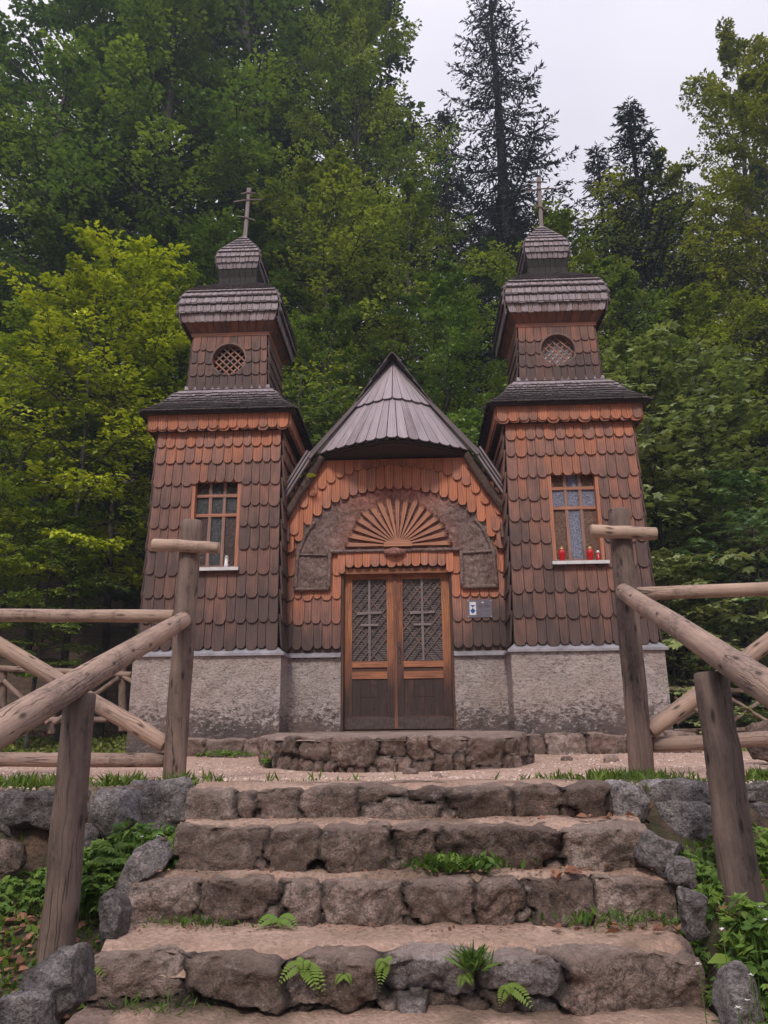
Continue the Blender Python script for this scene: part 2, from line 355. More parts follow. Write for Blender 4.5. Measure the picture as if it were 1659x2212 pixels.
M['fern'] = leaf_mat('fern_frond', (.10, .17, .03), (.20, .29, .05))
M['litter'] = leaf_mat('dead_leaf', (.12, .055, .035), (.36, .17, .11), .15, .8)
M['petal'] = simple('white_petal', (.58, .58, .55), .6)

# ------------------------------------------------------------------ shingle primitive
rng = random.Random(5)
def shingle(mb, bl, br, tl, tr, th=.016, rd=.35, age=.5, lift=.0, seg=6, dark=0.0, rnd=None, age2=None):
    """one board on the quad bl,br,tr,tl; its bottom edge bulges down by rd * width"""
    bl, br, tl, tr = (np.asarray(t, float) for t in (bl, br, tl, tr))
    U = br - bl; W = np.linalg.norm(U); V_ = (tl + tr) / 2 - (bl + br) / 2; H = np.linalg.norm(V_)
    if W < .012 or H < .005: return
    N = np.cross(U, V_); N /= np.linalg.norm(N); v = V_ / H
    pts = [tl, bl]
    if rd > 0:
        for k in range(1, seg):
            t = k / seg; x = 2 * t - 1
            pts.append(bl + U * t - v * rd * W * math.sqrt(max(0, 1 - abs(x) ** 2.3)))
    pts += [br, tr]
    pts = np.array(pts); n = len(pts)
    lf = np.array([0] + [1] * (n - 2) + [0])[:, None] * lift
    fr = pts + N * (th + lf); bk = pts + N * (lf * .9 - .002)
    r = rng.random() if rnd is None else rnd
    u = (pts - bl) @ (U / W); vv = (pts - bl) @ v
    bc = np.stack([u, vv, np.zeros(n)], 1)
    g_ = 0.9
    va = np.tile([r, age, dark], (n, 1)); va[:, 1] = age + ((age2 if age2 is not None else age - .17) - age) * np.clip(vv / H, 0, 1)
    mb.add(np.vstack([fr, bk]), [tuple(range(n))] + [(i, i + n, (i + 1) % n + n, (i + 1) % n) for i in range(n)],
           np.vstack([va, va * [1, 1, 1] + [0, .3, .75]]), np.vstack([bc, bc + [0, 0, .02]]))  # rim colour darkened to stand in for the shadow line under each board

def cols(u0, u1, w_, jit=.25, off=0.0):
    """break u0..u1 into board edges about w_ wide"""
    n = max(1, round((u1 - u0) / w_)); e = [u0 + (u1 - u0) * (i + (rng.uniform(-jit, jit) if 0 < i < n else 0)) / n for i in range(n + 1)]
    return list(zip(e[:-1], e[1:]))

SIDES = {'front': ((1, 0, 0), (0, -1, 0)), 'right': ((0, 1, 0), (1, 0, 0)), 'back': ((-1, 0, 0), (0, 1, 0)), 'left': ((0, -1, 0), (-1, 0, 0))}
class Prof:
    """square-plan tower outline: list of (z, half width), walked by arc length"""
    def __init__(s, cx, cy, pts):
        s.c = np.array([cx, cy]); s.p = np.array(pts, float)
        s.s = np.concatenate([[0], np.cumsum(np.linalg.norm(np.diff(s.p, axis=0), axis=1))]); s.L = s.s[-1]
    def zh(s, t): return np.interp(t, s.s, s.p[:, 0]), np.interp(t, s.s, s.p[:, 1])
    def pt(s, side, f, t, off=0.0):
        """f = -1..1 across the face, t = arc length"""
        z, h = s.zh(t); U, N = (np.array(q, float) for q in SIDES[side])
        z1, h1 = s.zh(min(t + .02, s.L)); z0, h0 = s.zh(max(t - .02, 0)); dz, dh = z1 - z0, h1 - h0; l = math.hypot(dz, dh) or 1
        nh, nz = dz / l, -dh / l
        q = np.array([s.c[0], s.c[1], z]) + U * f * (h + off * nh * .0) + N * (h + off * nh); q[2] += off * nz
        return q
def courses(mb, pr, edges, w_, ov=.05, th=.016, lift=.015, rd=.35, sides=('front', 'right', 'left'), age=None, cuts=(), jit=.2, hole=None, jb=0.0, dark=0):
    for ci in range(len(edges) - 1):
        s0, s1 = edges[ci], edges[ci + 1]
        for side in sides:
            z0, h0 = pr.zh(s0); z1, h1 = pr.zh(s1)
            segs = [(-1, 1, s0, s1)]
            if side == 'front':
                for (a, b, zc0, zc1) in cuts:
                    if z1 > zc0 + .01 and z0 < zc1 - .01:
                        segs = [(-1, a / h0, s0, s1), (b / h0, 1, s0, s1)]
                        if z1 > zc1 + .02: segs.append((a / h0 - .05, b / h0 + .05, s0 + (zc1 - z0) - .03, s1))
                        if z0 < zc0 - .02: segs.append((a / h0, b / h0, s0, s0 + (zc0 - z0) - ov - .005))
            for (fa, fb, sa, sb) in segs:
                if fb - fa < .03: continue
                for (u0, u1) in cols(fa, fb, w_ / h0, jit):
                    t0 = max(0, sa + rng.uniform(-jb, jb)); t1 = min(sb + ov, pr.L)
                    g_ = .0035 / h0
                    A = age(side, (u0 + u1) / 2, pr.zh(t0)[0]) if age else .5
                    q = [pr.pt(side, u0 + g_, t0, lift), pr.pt(side, u1 - g_, t0, lift), pr.pt(side, u0 + g_, t1, 0), pr.pt(side, u1 - g_, t1, 0)]
                    if hole and side == 'front':
                        hc, hr = hole; m = (q[0] + q[3]) / 2
                        if abs(m[0] - hc[0]) < hr + w_ and abs(m[2] - hc[2]) < hr + .28:
                            clipped(mb, q, hc, hr, th, rd, A); continue
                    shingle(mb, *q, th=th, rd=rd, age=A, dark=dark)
def clipped(mb, q, hc, hr, th, rd, A):
    """shingle cut round an oculus: small cells, those inside the circle dropped"""
    bl, br, tl, tr = q; W = np.linalg.norm(br - bl); H = np.linalg.norm(tl - bl); r = rng.random()
    n, m_ = max(2, int(W / .012)), max(2, int((H + rd * W) / .012)); lo = -rd * W / H
    P = lambda a, b: (bl * (1 - a) + br * a) * (1 - b) + (tl * (1 - a) + tr * a) * b
    N = np.cross(br - bl, tl - bl); N /= np.linalg.norm(N); vs = []; fs = []; bc = []
    for i in range(n):
        a0, a1 = i / n, (i + 1) / n; x = a0 + a1 - 1; bot = lo * math.sqrt(max(0, 1 - abs(x) ** 2.3))
        for j in range(m_):
            b0, b1 = bot + (1 - bot) * j / m_, bot + (1 - bot) * (j + 1) / m_
            c = P((a0 + a1) / 2, (b0 + b1) / 2)
            if math.hypot(c[0] - hc[0], c[2] - hc[2]) < hr: continue
            k = len(vs); vs += [P(a0, b0) + N * th, P(a1, b0) + N * th, P(a1, b1) + N * th, P(a0, b1) + N * th]
            bc += [(a0 * W, b0 * H, 0), (a1 * W, b0 * H, 0), (a1 * W, b1 * H, 0), (a0 * W, b1 * H, 0)]; fs.append((k, k + 1, k + 2, k + 3))
            if j == 0: vs += [vs[k] - N * th, vs[k + 1] - N * th]; bc += [bc[k], bc[k + 1]]; fs.append((k, k + 4, k + 5, k + 1))
    if vs: mb.add(vs, fs, (r, A, 0), bc)
def skin(mb, pr, side_list=('front', 'right', 'left', 'back'), cut=None, off=-.004, n=12, caps=True, va=(.5, .5, 0)):
    """plain surface just under the shingles; cut = (u0,u1,z0,z1) opening in the front"""
    for side in side_list:
        ss = list(np.linspace(0, pr.L, n)); 
        if cut and side == 'front':
            zs = np.interp([cut[2], cut[3]], pr.p[:, 0], pr.s); ss = sorted(set(ss + list(zs)))
        for a, b in zip(ss[:-1], ss[1:]):
            fr = [(-1, 1)]; z, h = pr.zh((a + b) / 2)
            if cut and side == 'front' and cut[2] < z < cut[3]: fr = [(-1, cut[0] / h), (cut[1] / h, 1)]
            for (f0, f1) in fr:
                mb.add([pr.pt(side, f0, a, off), pr.pt(side, f1, a, off), pr.pt(side, f1, b, off), pr.pt(side, f0, b, off)], [(0, 1, 2, 3)], va)
def ring_prof(mb, cx, cy, pts, va=(.5, .5, 0), cap=True):
    """stacked square rings"""
    vs = []; 
    for z, h in pts: vs += [(cx - h, cy - h, z), (cx + h, cy - h, z), (cx + h, cy + h, z), (cx - h, cy + h, z)]
    fs = [(i * 4 + j, i * 4 + (j + 1) % 4, (i + 1) * 4 + (j + 1) % 4, (i + 1) * 4 + j) for i in range(len(pts) - 1) for j in range(4)]
    if cap: fs += [(3, 2, 1, 0), tuple(len(pts) * 4 - 4 + k for k in range(4))]
    vs = np.array(vs, float); bc = np.stack([vs[:, 2] * 1.0, vs[:, 0] + vs[:, 1], vs[:, 1]], 1)
    mb.add(vs, fs, va, bc)
#PART2
# ================================================================== CHAPEL
AX = -0.05                                   # chapel axis
TY, TXL, TXR = 10.8, AX - 2.41, AX + 2.41    # tower centres
FY = 10.4                                    # porch front
chapel = thing('chapel', 'small wooden chapel with two shingled towers, a hooded gable and a white plastered base', 'chapel', (AX, TY, .25))

def plaster_box(name, x0, x1, y0, y1, z0, z1, parent):
    mb = MB(); st = .035
    def face(o, U, V_, lu, lv, N):
        nu, nv = max(2, int(lu / st)), max(2, int(lv / st)); O, U, V_, N = (np.array(q, float) for q in (o, U, V_, N))
        a, b = np.meshgrid(np.linspace(0, lu, nu + 1), np.linspace(0, lv, nv + 1)); a = a.ravel(); b = b.ravel()
        P = O + a[:, None] * U + b[:, None] * V_
        d = .010 * fbm(P, 9, 3, 3) + .006 * fbm(P * [1, 1, 1.6], 30, 2, 9)
        e = np.minimum.reduce([a, lu - a, ]) ; d = np.where(e < .001, 0, d)
        P = P + d[:, None] * N
        mb.add(P, [(j * (nu + 1) + i, j * (nu + 1) + i + 1, (j + 1) * (nu + 1) + i + 1, (j + 1) * (nu + 1) + i) for j in range(nv) for i in range(nu)])
    face((x0, y0, z0), (1, 0, 0), (0, 0, 1), x1 - x0, z1 - z0, (0, -1, 0))
    face((x1, y0, z0), (0, 1, 0), (0, 0, 1), y1 - y0, z1 - z0, (1, 0, 0))
    face((x0, y1, z0), (0, -1, 0), (0, 0, 1), y1 - y0, z1 - z0, (-1, 0, 0))
    mb.add([(x0, y0, z1), (x1, y0, z1), (x1, y1, z1), (x0, y1, z1)], [(0, 1, 2, 3)])
    return mb.build(name, M['plaster'], parent, True)

def tower(cx, side_sign, dark_win):
    out_ = []
    plaster_box('plinth', cx - .955, cx + .955, TY - .955, TY + .955, -.1, 1.225, chapel)
    mb = MB(); ring_prof(mb, cx, TY, [(1.205, .995), (1.235, .995), (1.315, .90)], cap=False); ring_prof(mb, cx, TY, [(1.206, .99), (1.2065, .93)], cap=False)
    mb.build('base_flashing', M['flashing'], chapel)
    # shingled wall
    wp = Prof(cx, TY, [(1.30, .905), (1.45, .902), (2.2, .89), (4.32, .865)])
    zc = [1.335, 1.68, 2.01, 2.32, 2.66, 2.96, 3.26, 3.56, 3.88, 4.12, 4.32]
    ed = list(np.interp(zc, wp.p[:, 0], wp.s))
    def age(side, f, z):
        a = np.interp(z, [1.3, 1.9, 2.6, 3.4, 3.9, 4.2], [1.02, .86, .74, .60, .44, .28]); a += (.08 if cx < 0 and z < 3.8 else 0)
        if side != 'front': a += .12
        if abs(f) < .45 and 1.6 < z < 2.4: a -= .14
        return a
    wb = MB(); cut = (-.335, .335, 2.36, 3.62)
    skin(wb, wp, cut=cut, va=(.5, .9, .6)); courses(wb, wp, ed, .137, ov=.06, th=.022, lift=.030, rd=.42, age=age, cuts=[cut], jit=.16, jb=.009)
    wall_ = wb.build('tower_wall', M['shingle'], chapel)
    # window
    fr = MB(); x0, x1 = cx + cut[0], cx + cut[1]; z0, z1 = cut[2], cut[3]; yo = TY - .893; yi = TY - .80
    A = (.3, .12, 0)
    fr.box(x0 - .002, x0 + .045, yo - .01, yi + .03, z0, z1, A); fr.box(x1 - .045, x1 + .002, yo - .01, yi + .03, z0, z1, A)
    fr.box(x0 + .045, x1 - .045, yo, yi + .03, z1 - .04, z1, A); fr.box(x0 + .045, x1 - .045, yi - .03, yi + .03, z0, z0 + .05, (.4, .5, 0))
    ix0, ix1 = x0 + .045, x1 - .045; wd = ix1 - ix0; k = .042
    for i in (1, 2): fr.box(ix0 + wd * i / 3 - k / 2, ix0 + wd * i / 3 + k / 2, yi - .022, yi + .012, z0 + .05, z1 - .04, (rng.random(), .32, 0))
    for z in (3.385, 3.11): fr.box(ix0, ix1, yi - .026, yi + .008, z - k / 2, z + k / 2, (rng.random(), .30, 0))
    win = fr.build('window', M['trimwood'], chapel)
    # panes
    for i in range(3):
        a, b = ix0 + wd * i / 3, ix0 + wd * (i + 1) / 3
        for (za, zb, m_) in ((3.385, z1 - .04, 0), (3.11, 3.385, 1), (z0 + .05, 3.11, 2)):
            if dark_win: mt = M['dksmoke'] if (m_ == 1 or i == 1) else M['dkamber']
            else: mt = M['smoke'] if (m_ == 1 or i == 1) else M['amber']
            p = MB().box(a, b, yi, yi + .006 + .001 * i, za, zb); p.build('pane', mt, win)
    MB().box(x0 - .0, x1 + .0, yi + .03, yi + .05, z0, z1).build('window_backing', M['black'], win)
    s_ = MB().box(x0 - .03, x1 + .03, TY - 1.0, yi - .03, z0 - .035, z0 - .008); s_.box(x0 - .03, x1 + .03, TY - 1.003, TY - 1.0, z0 - .05, z0 - .006)
    s_.build('window_sill', M['sill'], win)
    # fascia with two rows of scales, dark soffit
    fp = Prof(cx, TY, [(4.30, .975), (4.54, .985)]); fb = MB()
    skin(fb, fp, off=-.01, n=2, va=(.5, .3, .7))
    courses(fb, fp, [.018, .225], .135, ov=0, th=.012, lift=0, rd=.28, sides=('front', 'right', 'left'), age=lambda *a: .22, dark=.1)
    courses(fb, fp, [.055, .225], .135, ov=0, th=.014, lift=.014, rd=.38, age=lambda s, f, z: .10 + rng.random() * .3, jit=.1)
    fb.build('fascia', M['shingle'], chapel)
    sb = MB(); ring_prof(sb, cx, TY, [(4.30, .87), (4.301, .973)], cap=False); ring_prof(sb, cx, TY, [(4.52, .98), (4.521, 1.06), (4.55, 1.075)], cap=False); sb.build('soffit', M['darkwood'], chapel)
    # lower roof
    rp_ = Prof(cx, TY, [(4.525, 1.085), (4.555, 1.06), (4.62, .985), (4.70, .90), (4.80, .82), (4.90, .755), (4.99, .70)])
    rb = MB(); skin(rb, rp_, off=-.012, va=(.5, .9, .8)); n_ = 9
    courses(rb, rp_, list(np.linspace(0, rp_.L - .01, n_ + 1)), .095, ov=.05, th=.015, lift=.034, rd=.12, jb=.010, age=lambda s, f, z: float(np.interp(z, [4.5, 4.7, 4.85, 4.95], [1.9, 1.4, .7, .45])) + rng.uniform(-.1, .1), jit=.3)
    rb.build('skirt_roof', M['roofshingle'], chapel)
    bb = MB(); ring_prof(bb, cx, TY, [(4.985, .665), (4.985, .695), (5.03, .69), (5.03, .64)], (.4, .5, 0), False); ring_prof(bb, cx, TY, [(5.03, .60), (5.075, .60), (5.075, .625), (5.13, .62), (5.13, .57)], (.6, .5, 0), False)
    bb.build('belt_board', M['greyboard'], chapel)
    # drum with oculus
    dp = Prof(cx, TY, [(5.10, .585), (5.99, .550)]); db = MB(); oc = (cx, TY - .57, 5.565); orad = .255
    for sd_ in ('right', 'left', 'back'): db.add([dp.pt(sd_, f, t, -.004) for f, t in ((-1, 0), (1, 0), (1, dp.L), (-1, dp.L))], [(0, 1, 2, 3)], (.5, .9, .6))
    def dage(side, f, z): return float(np.interp(z, [5.1, 5.5, 5.9], [.95, .78, .58])) + (.1 if side != 'front' else 0)
    courses(db, dp, [.015, .235, .44, .645, .875], .115, ov=.05, th=.018, lift=.022, rd=.4, age=dage, hole=((cx, 0, 5.565), orad))
    # front backing: square with a round hole
    K = 48; vs = []; 
    for k in range(K):
        a = 2 * math.pi * k / K; ca, sa = math.cos(a), math.sin(a); vs.append((cx + orad * ca, TY - .565, 5.565 + orad * sa))
        m_ = max(abs(ca) / .55, abs(sa) / .42); vs.append((cx + ca / m_, TY - .562, 5.565 + sa / m_))
    db.add(vs, [(2 * k, 2 * k + 1, (2 * k + 3) % (2 * K), (2 * k + 2) % (2 * K)) for k in range(K)], (.5, .9, .6))
    db.build('drum_wall', M['shingle'], chapel)
    ob = MB(); vs = []
    for k in range(K):
        a = 2 * math.pi * k / K; ca, sa = math.cos(a), math.sin(a)
        for r_, y in ((orad + .014, TY - .583), (orad + .014, TY - .603), (orad - .012, TY - .603), (orad - .012, TY - .46)): vs.append((cx + r_ * ca, y, 5.565 + r_ * sa))
    ob.add(vs, [(4 * k + j, 4 * k + j + 1, (4 * k + 5 + j) % (4 * K), (4 * k + 4 + j) % (4 * K)) for k in range(K) for j in range(3)], (.5, .62, 0))
    ocu = ob.build('oculus', M['trimwood'], chapel)
    lb = MB(); nb_ = 5
    for sgn in (1, -1):
        for i in range(-3, 4):
            o = i * .078; h = math.sqrt(max(0, .242 ** 2 - o * o)); d = np.array([.7071, 0, .7071 * sgn]); n_ = np.array([-.7071 * sgn, 0, .7071])
            c = np.array([cx, TY - .52 + (.012 if sgn > 0 else 0), 5.565]) + n_ * o
            if h > .03: lb.bar(c - d * h, c + d * h, .021, .010, (0, -1, 0), (rng.random(), .35, 0))
    lb.build('oculus_lattice', M['trimwood'], ocu)
    MB().box(cx - .3, cx + .3, TY - .46, TY - .44, 5.26, 5.87).build('oculus_pane', M['black'] if dark_win else M['palepane'], ocu)
    # cornice: moulding, flared board soffit
    cb = MB(); ring_prof(cb, cx, TY, [(5.955, .565), (5.955, .580), (6.005, .588), (6.005, .55)], (.4, .28, 0), False); cb.build('moulding', M['trimwood'], chapel)
    cp = Prof(cx, TY, [(6.0, .56), (6.05, .585), (6.11, .635), (6.15, .685)]); kb = MB()
    courses(kb, cp, [0, cp.L], .11, ov=0, th=.006, lift=0, rd=0, sides=('front', 'right', 'left', 'back'), age=lambda *a: .55, dark=.35)
    kb.build('cornice_board', M['shingle'], chapel)
    # bell roof
    up = Prof(cx, TY, [(6.13, .685), (6.19, .708), (6.26, .738), (6.40, .744), (6.52, .722), (6.60, .69), (6.66, .655), (6.75, .575), (6.83, .48), (6.90, .39), (6.98, .30)])
    ub = MB(); skin(ub, up, off=-.02, n=30, va=(.5, .9, .8))
    te = [0, .125, .15, .265, .29, .40, .43, .52, .56, .62, .67, .72, .78, .84, up.L]
    ss = lambda z: float(np.interp(z, up.p[:, 0], up.s))
    te = [0.0, .014, ss(6.255), ss(6.27), ss(6.385), ss(6.40), ss(6.51), ss(6.525), ss(6.61)] + list(np.linspace(ss(6.68), up.L - .01, 7))
    def uage(s, f, z): return float(np.interp(z, [6.1, 6.2, 6.3, 6.65, 6.75, 7], [.25, .45, .55, .55, 1.1, 1.3]))+ (.2 if s != 'front' else 0)
    courses(ub, up, te, .092, ov=.05, th=.018, lift=.034, rd=.12, age=uage, jb=.003, sides=('front', 'right', 'left', 'back'))
    ub.build('bell_roof', M['roofshingle'], chapel)
    # neck and cap
    nb = MB(); npf = Prof(cx, TY, [(6.95, .295), (7.10, .29), (7.22, .31), (7.30, .33)]); skin(nb, npf, n=5, va=(.5, .8, .3))
    courses(nb, npf, [0, npf.L * .5, npf.L], .08, ov=.01, th=.006, lift=.004, rd=0, age=lambda *a: .9, dark=.85, sides=('front', 'right', 'left', 'back')); nb.build('neck', M['darkwood'], chapel)
    kp = Prof(cx, TY, [(7.28, .305), (7.32, .325), (7.42, .345), (7.50, .346), (7.565, .33), (7.70, .25), (7.86, .145), (7.98, .064), (8.06, .015)])
    kb = MB(); skin(kb, kp, off=-.015, n=16, va=(.5, .9, .8)); ring_prof(kb, cx, TY, [(7.285, .30), (7.286, .34)], cap=False)
    courses(kb, kp, list(np.linspace(0, kp.L - .04, 10)), .075, ov=.035, th=.012, lift=.024, rd=.12, age=lambda s, f, z: .55 + (.2 if s != 'front' else 0) + (z > 7.7) * .15, jb=.003, sides=('front', 'right', 'left', 'back'))
    kb.build('cap_roof', M['roofshingle'], chapel)
    tp = MB(); ring_prof(tp, cx, TY, [(7.975, .075), (8.075, .018)], (.3, .1, 0)); tp.build('cap_tip', M['trimwood'], chapel)
    # cross
    lean = .035 if cx < 0 else -.02
    P = lambda z: np.array([cx + .012 + lean * (z - 8.05) / 1.0 * (1 if cx < 0 else -1.0), TY, z])
    xb = MB(); p0, p1 = P(8.02), P(9.0)
    xb.bar(p0, P(8.36), .060, .05, (0, -1, 0), (.3, .5, 0)); xb.bar(P(8.36), P(8.42), .046, .05, (0, -1, 0), (.3, .5, 0)); xb.bar(P(8.42), P(8.74), .056, .05, (0, -1, 0), (.6, .5, 0))
    xb.bar(P(8.74), P(8.86), .048, .05, (0, -1, 0), (.5, .5, 0)); xb.bar(P(8.86), p1, .064, .05, (0, -1, 0), (.5, .5, 0))
    for z, h, tl in ((8.90, .125, 0), (8.76, .235, .012 if cx < 0 else .022), (8.42, .15, -.045)):
        c = P(z); n5 = 6; pts = [c + np.array([h * t, -.028, tl * t - (.02 * t * t)]) for t in np.linspace(-1, 1, n5)]
        for a, b in zip(pts[:-1], pts[1:]): xb.bar(a, b, .030, .016, (0, -.4, 1), (.6, .35, 0))
    xb.build('cross', M['crosswood'], chapel)
tower(TXL, 1, True); tower(TXR, -1, False)

# ---- porch
XL, XR = TXL + .89, TXR - .89
def roofz(u): return 5.64 - 1.50 * abs(u)
plaster_box('plinth', XL - .02, AX - .745, FY, FY + .3, -.1, 1.215, chapel)
plaster_box('plinth', AX + .765, XR + .02, FY, FY + .3, -.1, 1.225, chapel)
for a, b in ((XL + .05, AX - .745), (AX + .765, XR - .06)):
    m_ = MB(); m_.add([(a, FY - .055, 1.215), (b, FY - .055, 1.215), (b, FY - .055, 1.245), (a, FY - .055, 1.245), (a, FY + .01, 1.285), (b, FY + .01, 1.285), (a, FY, 1.212), (b, FY, 1.212)], [(0, 1, 2, 3), (3, 2, 5, 4), (0, 6, 7, 1), (1, 7, 5, 2), (0, 3, 4, 6)])
    m_.build('base_flashing', M['flashing'], chapel)
wb = MB()
for a, b, z0, z1 in ((XL - .02, AX - .73, 1.2, 2.42), (AX + .75, XR + .02, 1.2, 2.42), (XL - .02, XR + .02, 2.42, 3.2)): wb.box(a, b, FY + .004, FY + .10, z0, z1, (.5, .8, .5))
wb.add([(XL, FY + .004, 3.2), (XR, FY + .004, 3.2), (AX + 1.08, FY + .004, 3.98), (AX - 1.08, FY + .004, 3.98)], [(0, 1, 2, 3)], (.5, .8, .5))
def wage(x, z): 
    a = np.interp(z, [1.3, 1.5, 1.8, 2.2, 3], [1.0, .68, .42, .22, .05])
    return float(a + (.35 if (x > .95 and z < 1.7) or (x < -1.25 and z < 1.6) else 0) + rng.uniform(-.06, .06))
zs = [1.33, 1.67, 2.0, 2.33, 2.68, 2.98]
for (a, b) in ((XL, AX - .745), (AX + .765, XR)):
    for z0, z1 in zip(zs[:-1], zs[1:]):
        for (u0, u1) in cols(a, b, .125, .2):
            j = rng.uniform(-.006, .006)
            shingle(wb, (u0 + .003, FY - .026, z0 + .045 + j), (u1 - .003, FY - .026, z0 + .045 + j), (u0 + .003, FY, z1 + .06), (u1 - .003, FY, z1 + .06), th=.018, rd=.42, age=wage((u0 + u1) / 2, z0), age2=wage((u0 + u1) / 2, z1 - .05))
# arch courses, stepping up under the rafters
def arch(u):
    u = abs(u); 
    return 2.6 + .95 * math.sqrt(1 - (u / 1.37) ** 2) if u < 1.36 else 2.6
off = -.03
for li, (dz, ho) in enumerate(((0.0, 0.0), (.30, .5), (.58, 0.0), (.86, .5))):
    n = 24; W = (XR - XL) / n
    for i in range(-1, n + 1):
        u0 = max(XL, XL + (i + ho) * W); u1 = min(XR, XL + (i + ho + 1) * W)
        if u1 - u0 < .03: continue
        um = (u0 + u1) / 2 - AX; zb = arch(um) + dz + .035 + (.03 * (li > 0)) + rng.uniform(-.01, .01)
        if abs(um) > 1.36: zb = 2.70 + dz * .8
        zt = min(roofz(um) - .05, 3.97)
        if zb > zt - .04: continue
        zt = min(zt, zb + .62)
        y = FY - .074 - .022 * li
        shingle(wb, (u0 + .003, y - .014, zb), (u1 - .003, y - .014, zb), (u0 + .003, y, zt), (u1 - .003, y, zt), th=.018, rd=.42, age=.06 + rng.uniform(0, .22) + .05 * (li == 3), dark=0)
# short scales above the door
for i, (u0, u1) in enumerate(cols(AX - .79, AX + .80, .115, .1)):
    zb = 2.47 + rng.uniform(-.006, .006) - (.0 if abs((u0 + u1) / 2 - AX) < .72 else .09)
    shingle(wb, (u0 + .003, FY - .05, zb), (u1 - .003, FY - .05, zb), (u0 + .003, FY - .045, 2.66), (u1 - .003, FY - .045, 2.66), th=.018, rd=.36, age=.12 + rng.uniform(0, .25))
wb.build('porch_wall', M['shingle'], chapel)

# ---- bark tympanum
tb = MB(); cs = .022
def in_bark(u, z):
    if z > 2.64: return abs(u) < 1.40 and z < arch(u) + .06
    return .90 < abs(u) < 1.385 and z > 2.12
us = np.arange(-1.40, 1.401, cs); zz = np.arange(2.12, 3.62, cs); nu, nz = len(us), len(zz)
P = np.array([(AX + u, FY - .064, z) for z in zz for u in us]); d = .016 * fbm(P * [1, 1, 1.2], 14, 4, 21, .6) + .008 * fbm(P, 60, 2, 5)
P[:, 1] -= d
fs = [(j * nu + i, j * nu + i + 1, (j + 1) * nu + i + 1, (j + 1) * nu + i) for j in range(nz - 1) for i in range(nu - 1) if in_bark(us[i] + cs / 2, zz[j] + cs / 2)]
zz2 = P[:, 2]; rd3 = np.clip(1.35 - np.hypot(P[:, 0] - AX, zz2 - 2.7) / .75, 0, 1) * .8 + np.clip((zz2 - 3.2) / .3, 0, 1) * .6; tb.add(P, fs, np.stack([0 * zz2, np.clip(rd3, 0, 1), 0 * zz2], 1)); bp = tb.build('bark_panel', M['bark'], chapel, True)
eb = MB()
def barkstrip(pts, r=.03):
    pts = np.array([(AX + u, FY - .078, z) for u, z in pts]); L_ = np.linalg.norm(pts[-1] - pts[0]); q = []
    for a, b in zip(pts[:-1], pts[1:]):
        n = max(2, int(np.linalg.norm(b - a) / .04)); q += [a + (b - a) * t for t in np.linspace(0, 1, n, endpoint=False)]
    q.append(pts[-1]); eb.tube(q, r * .8 * (1 + .18 * fbm(np.array(q), 20, 2, 3)), 8, rough=.3, seed=rng.randrange(99), va=(.5, 0, 0))
for s_ in (-1, 1):
    barkstrip([(s_ * 1.385, 2.13), (s_ * .91, 2.13)], .034); barkstrip([(s_ * .91, 2.14), (s_ * .905, 2.63)], .032)
    barkstrip([(s_ * 1.37, 2.14), (s_ * 1.35, 2.60), (s_ * 1.24, 2.90), (s_ * 1.12, 3.08)], .034); barkstrip([(s_ * 1.33, 2.62), (s_ * .93, 2.60)], .018)
    barkstrip([(s_ * .05, 2.655), (s_ * .9, 2.65)], .032)
q = [np.array([AX + t, FY - .105, 2.625]) for t in np.linspace(-.15, .15, 9)]
eb.tube(q, [.02, .04, .052, .06, .062, .06, .052, .04, .02], 10, rough=.3, seed=4)
eb.build('bark_edging', M['bark'], chapel, True)

# ---- sunburst
sbm = MB(); hc = np.array([AX + .045, FY - .092, 2.715]); nray = 17
for i in range(nray):
    a = math.pi * (i + .0) / (nray - 1); a = .035 + a * (math.pi - .07) / math.pi
    d = np.array([math.cos(a), 0, math.sin(a)]); n = np.array([-math.sin(a), 0, math.cos(a)])
    R0, R1 = .085 + .03 * abs(math.cos(a)), (.70 if 0 < i < nray - 1 else .72) + rng.uniform(-.025, .02); w0, w1 = .007, .037 if 0 < i < nray - 1 else .032
    o = [hc + d * R0 - n * w0, hc + d * R1 - n * w1]
    for k, (f, e) in enumerate(((-.6, -.07), (-.3, .0), (0, -.065), (.35, .01), (.65, -.07))): o.append(hc + d * (R1 + e + rng.uniform(-.01, .01)) + n * w1 * f)
    o += [hc + d * (R1 - .0) + n * w1, hc + d * R0 + n * w0]
    o = np.array(o); m_ = len(o); fr_ = o + [0, -.022, 0]; dd = (o - hc)
    bc = np.stack([dd @ n, dd @ d, np.zeros(m_)], 1); r = rng.random()
    sbm.add(np.vstack([fr_, o + [0, .03, 0]]), [tuple(range(m_))[::1]] + [(k, k + m_, (k + 1) % m_ + m_, (k + 1) % m_) for k in range(m_)], np.vstack([np.tile((r, .25, 0), (m_, 1)), np.tile((r, .5, .35), (m_, 1))]), np.vstack([bc, bc]))
K = 14; o = np.array([hc + [.20 * math.cos(math.pi * k / K), 0, -.015 + .105 * math.sin(math.pi * k / K) ** .8] for k in range(K + 1)]); m_ = K + 1
sbm.add(np.vstack([o + [0, -.04, 0], o + [0, .03, 0]]), [tuple(range(m_))] + [(k, k + m_, (k + 1) % m_ + m_, (k + 1) % m_) for k in range(m_)], (.4, .2, 0), np.vstack([o[:, [2, 0, 1]]] * 2))
sbm.build('sunburst', M['raywood'], chapel)

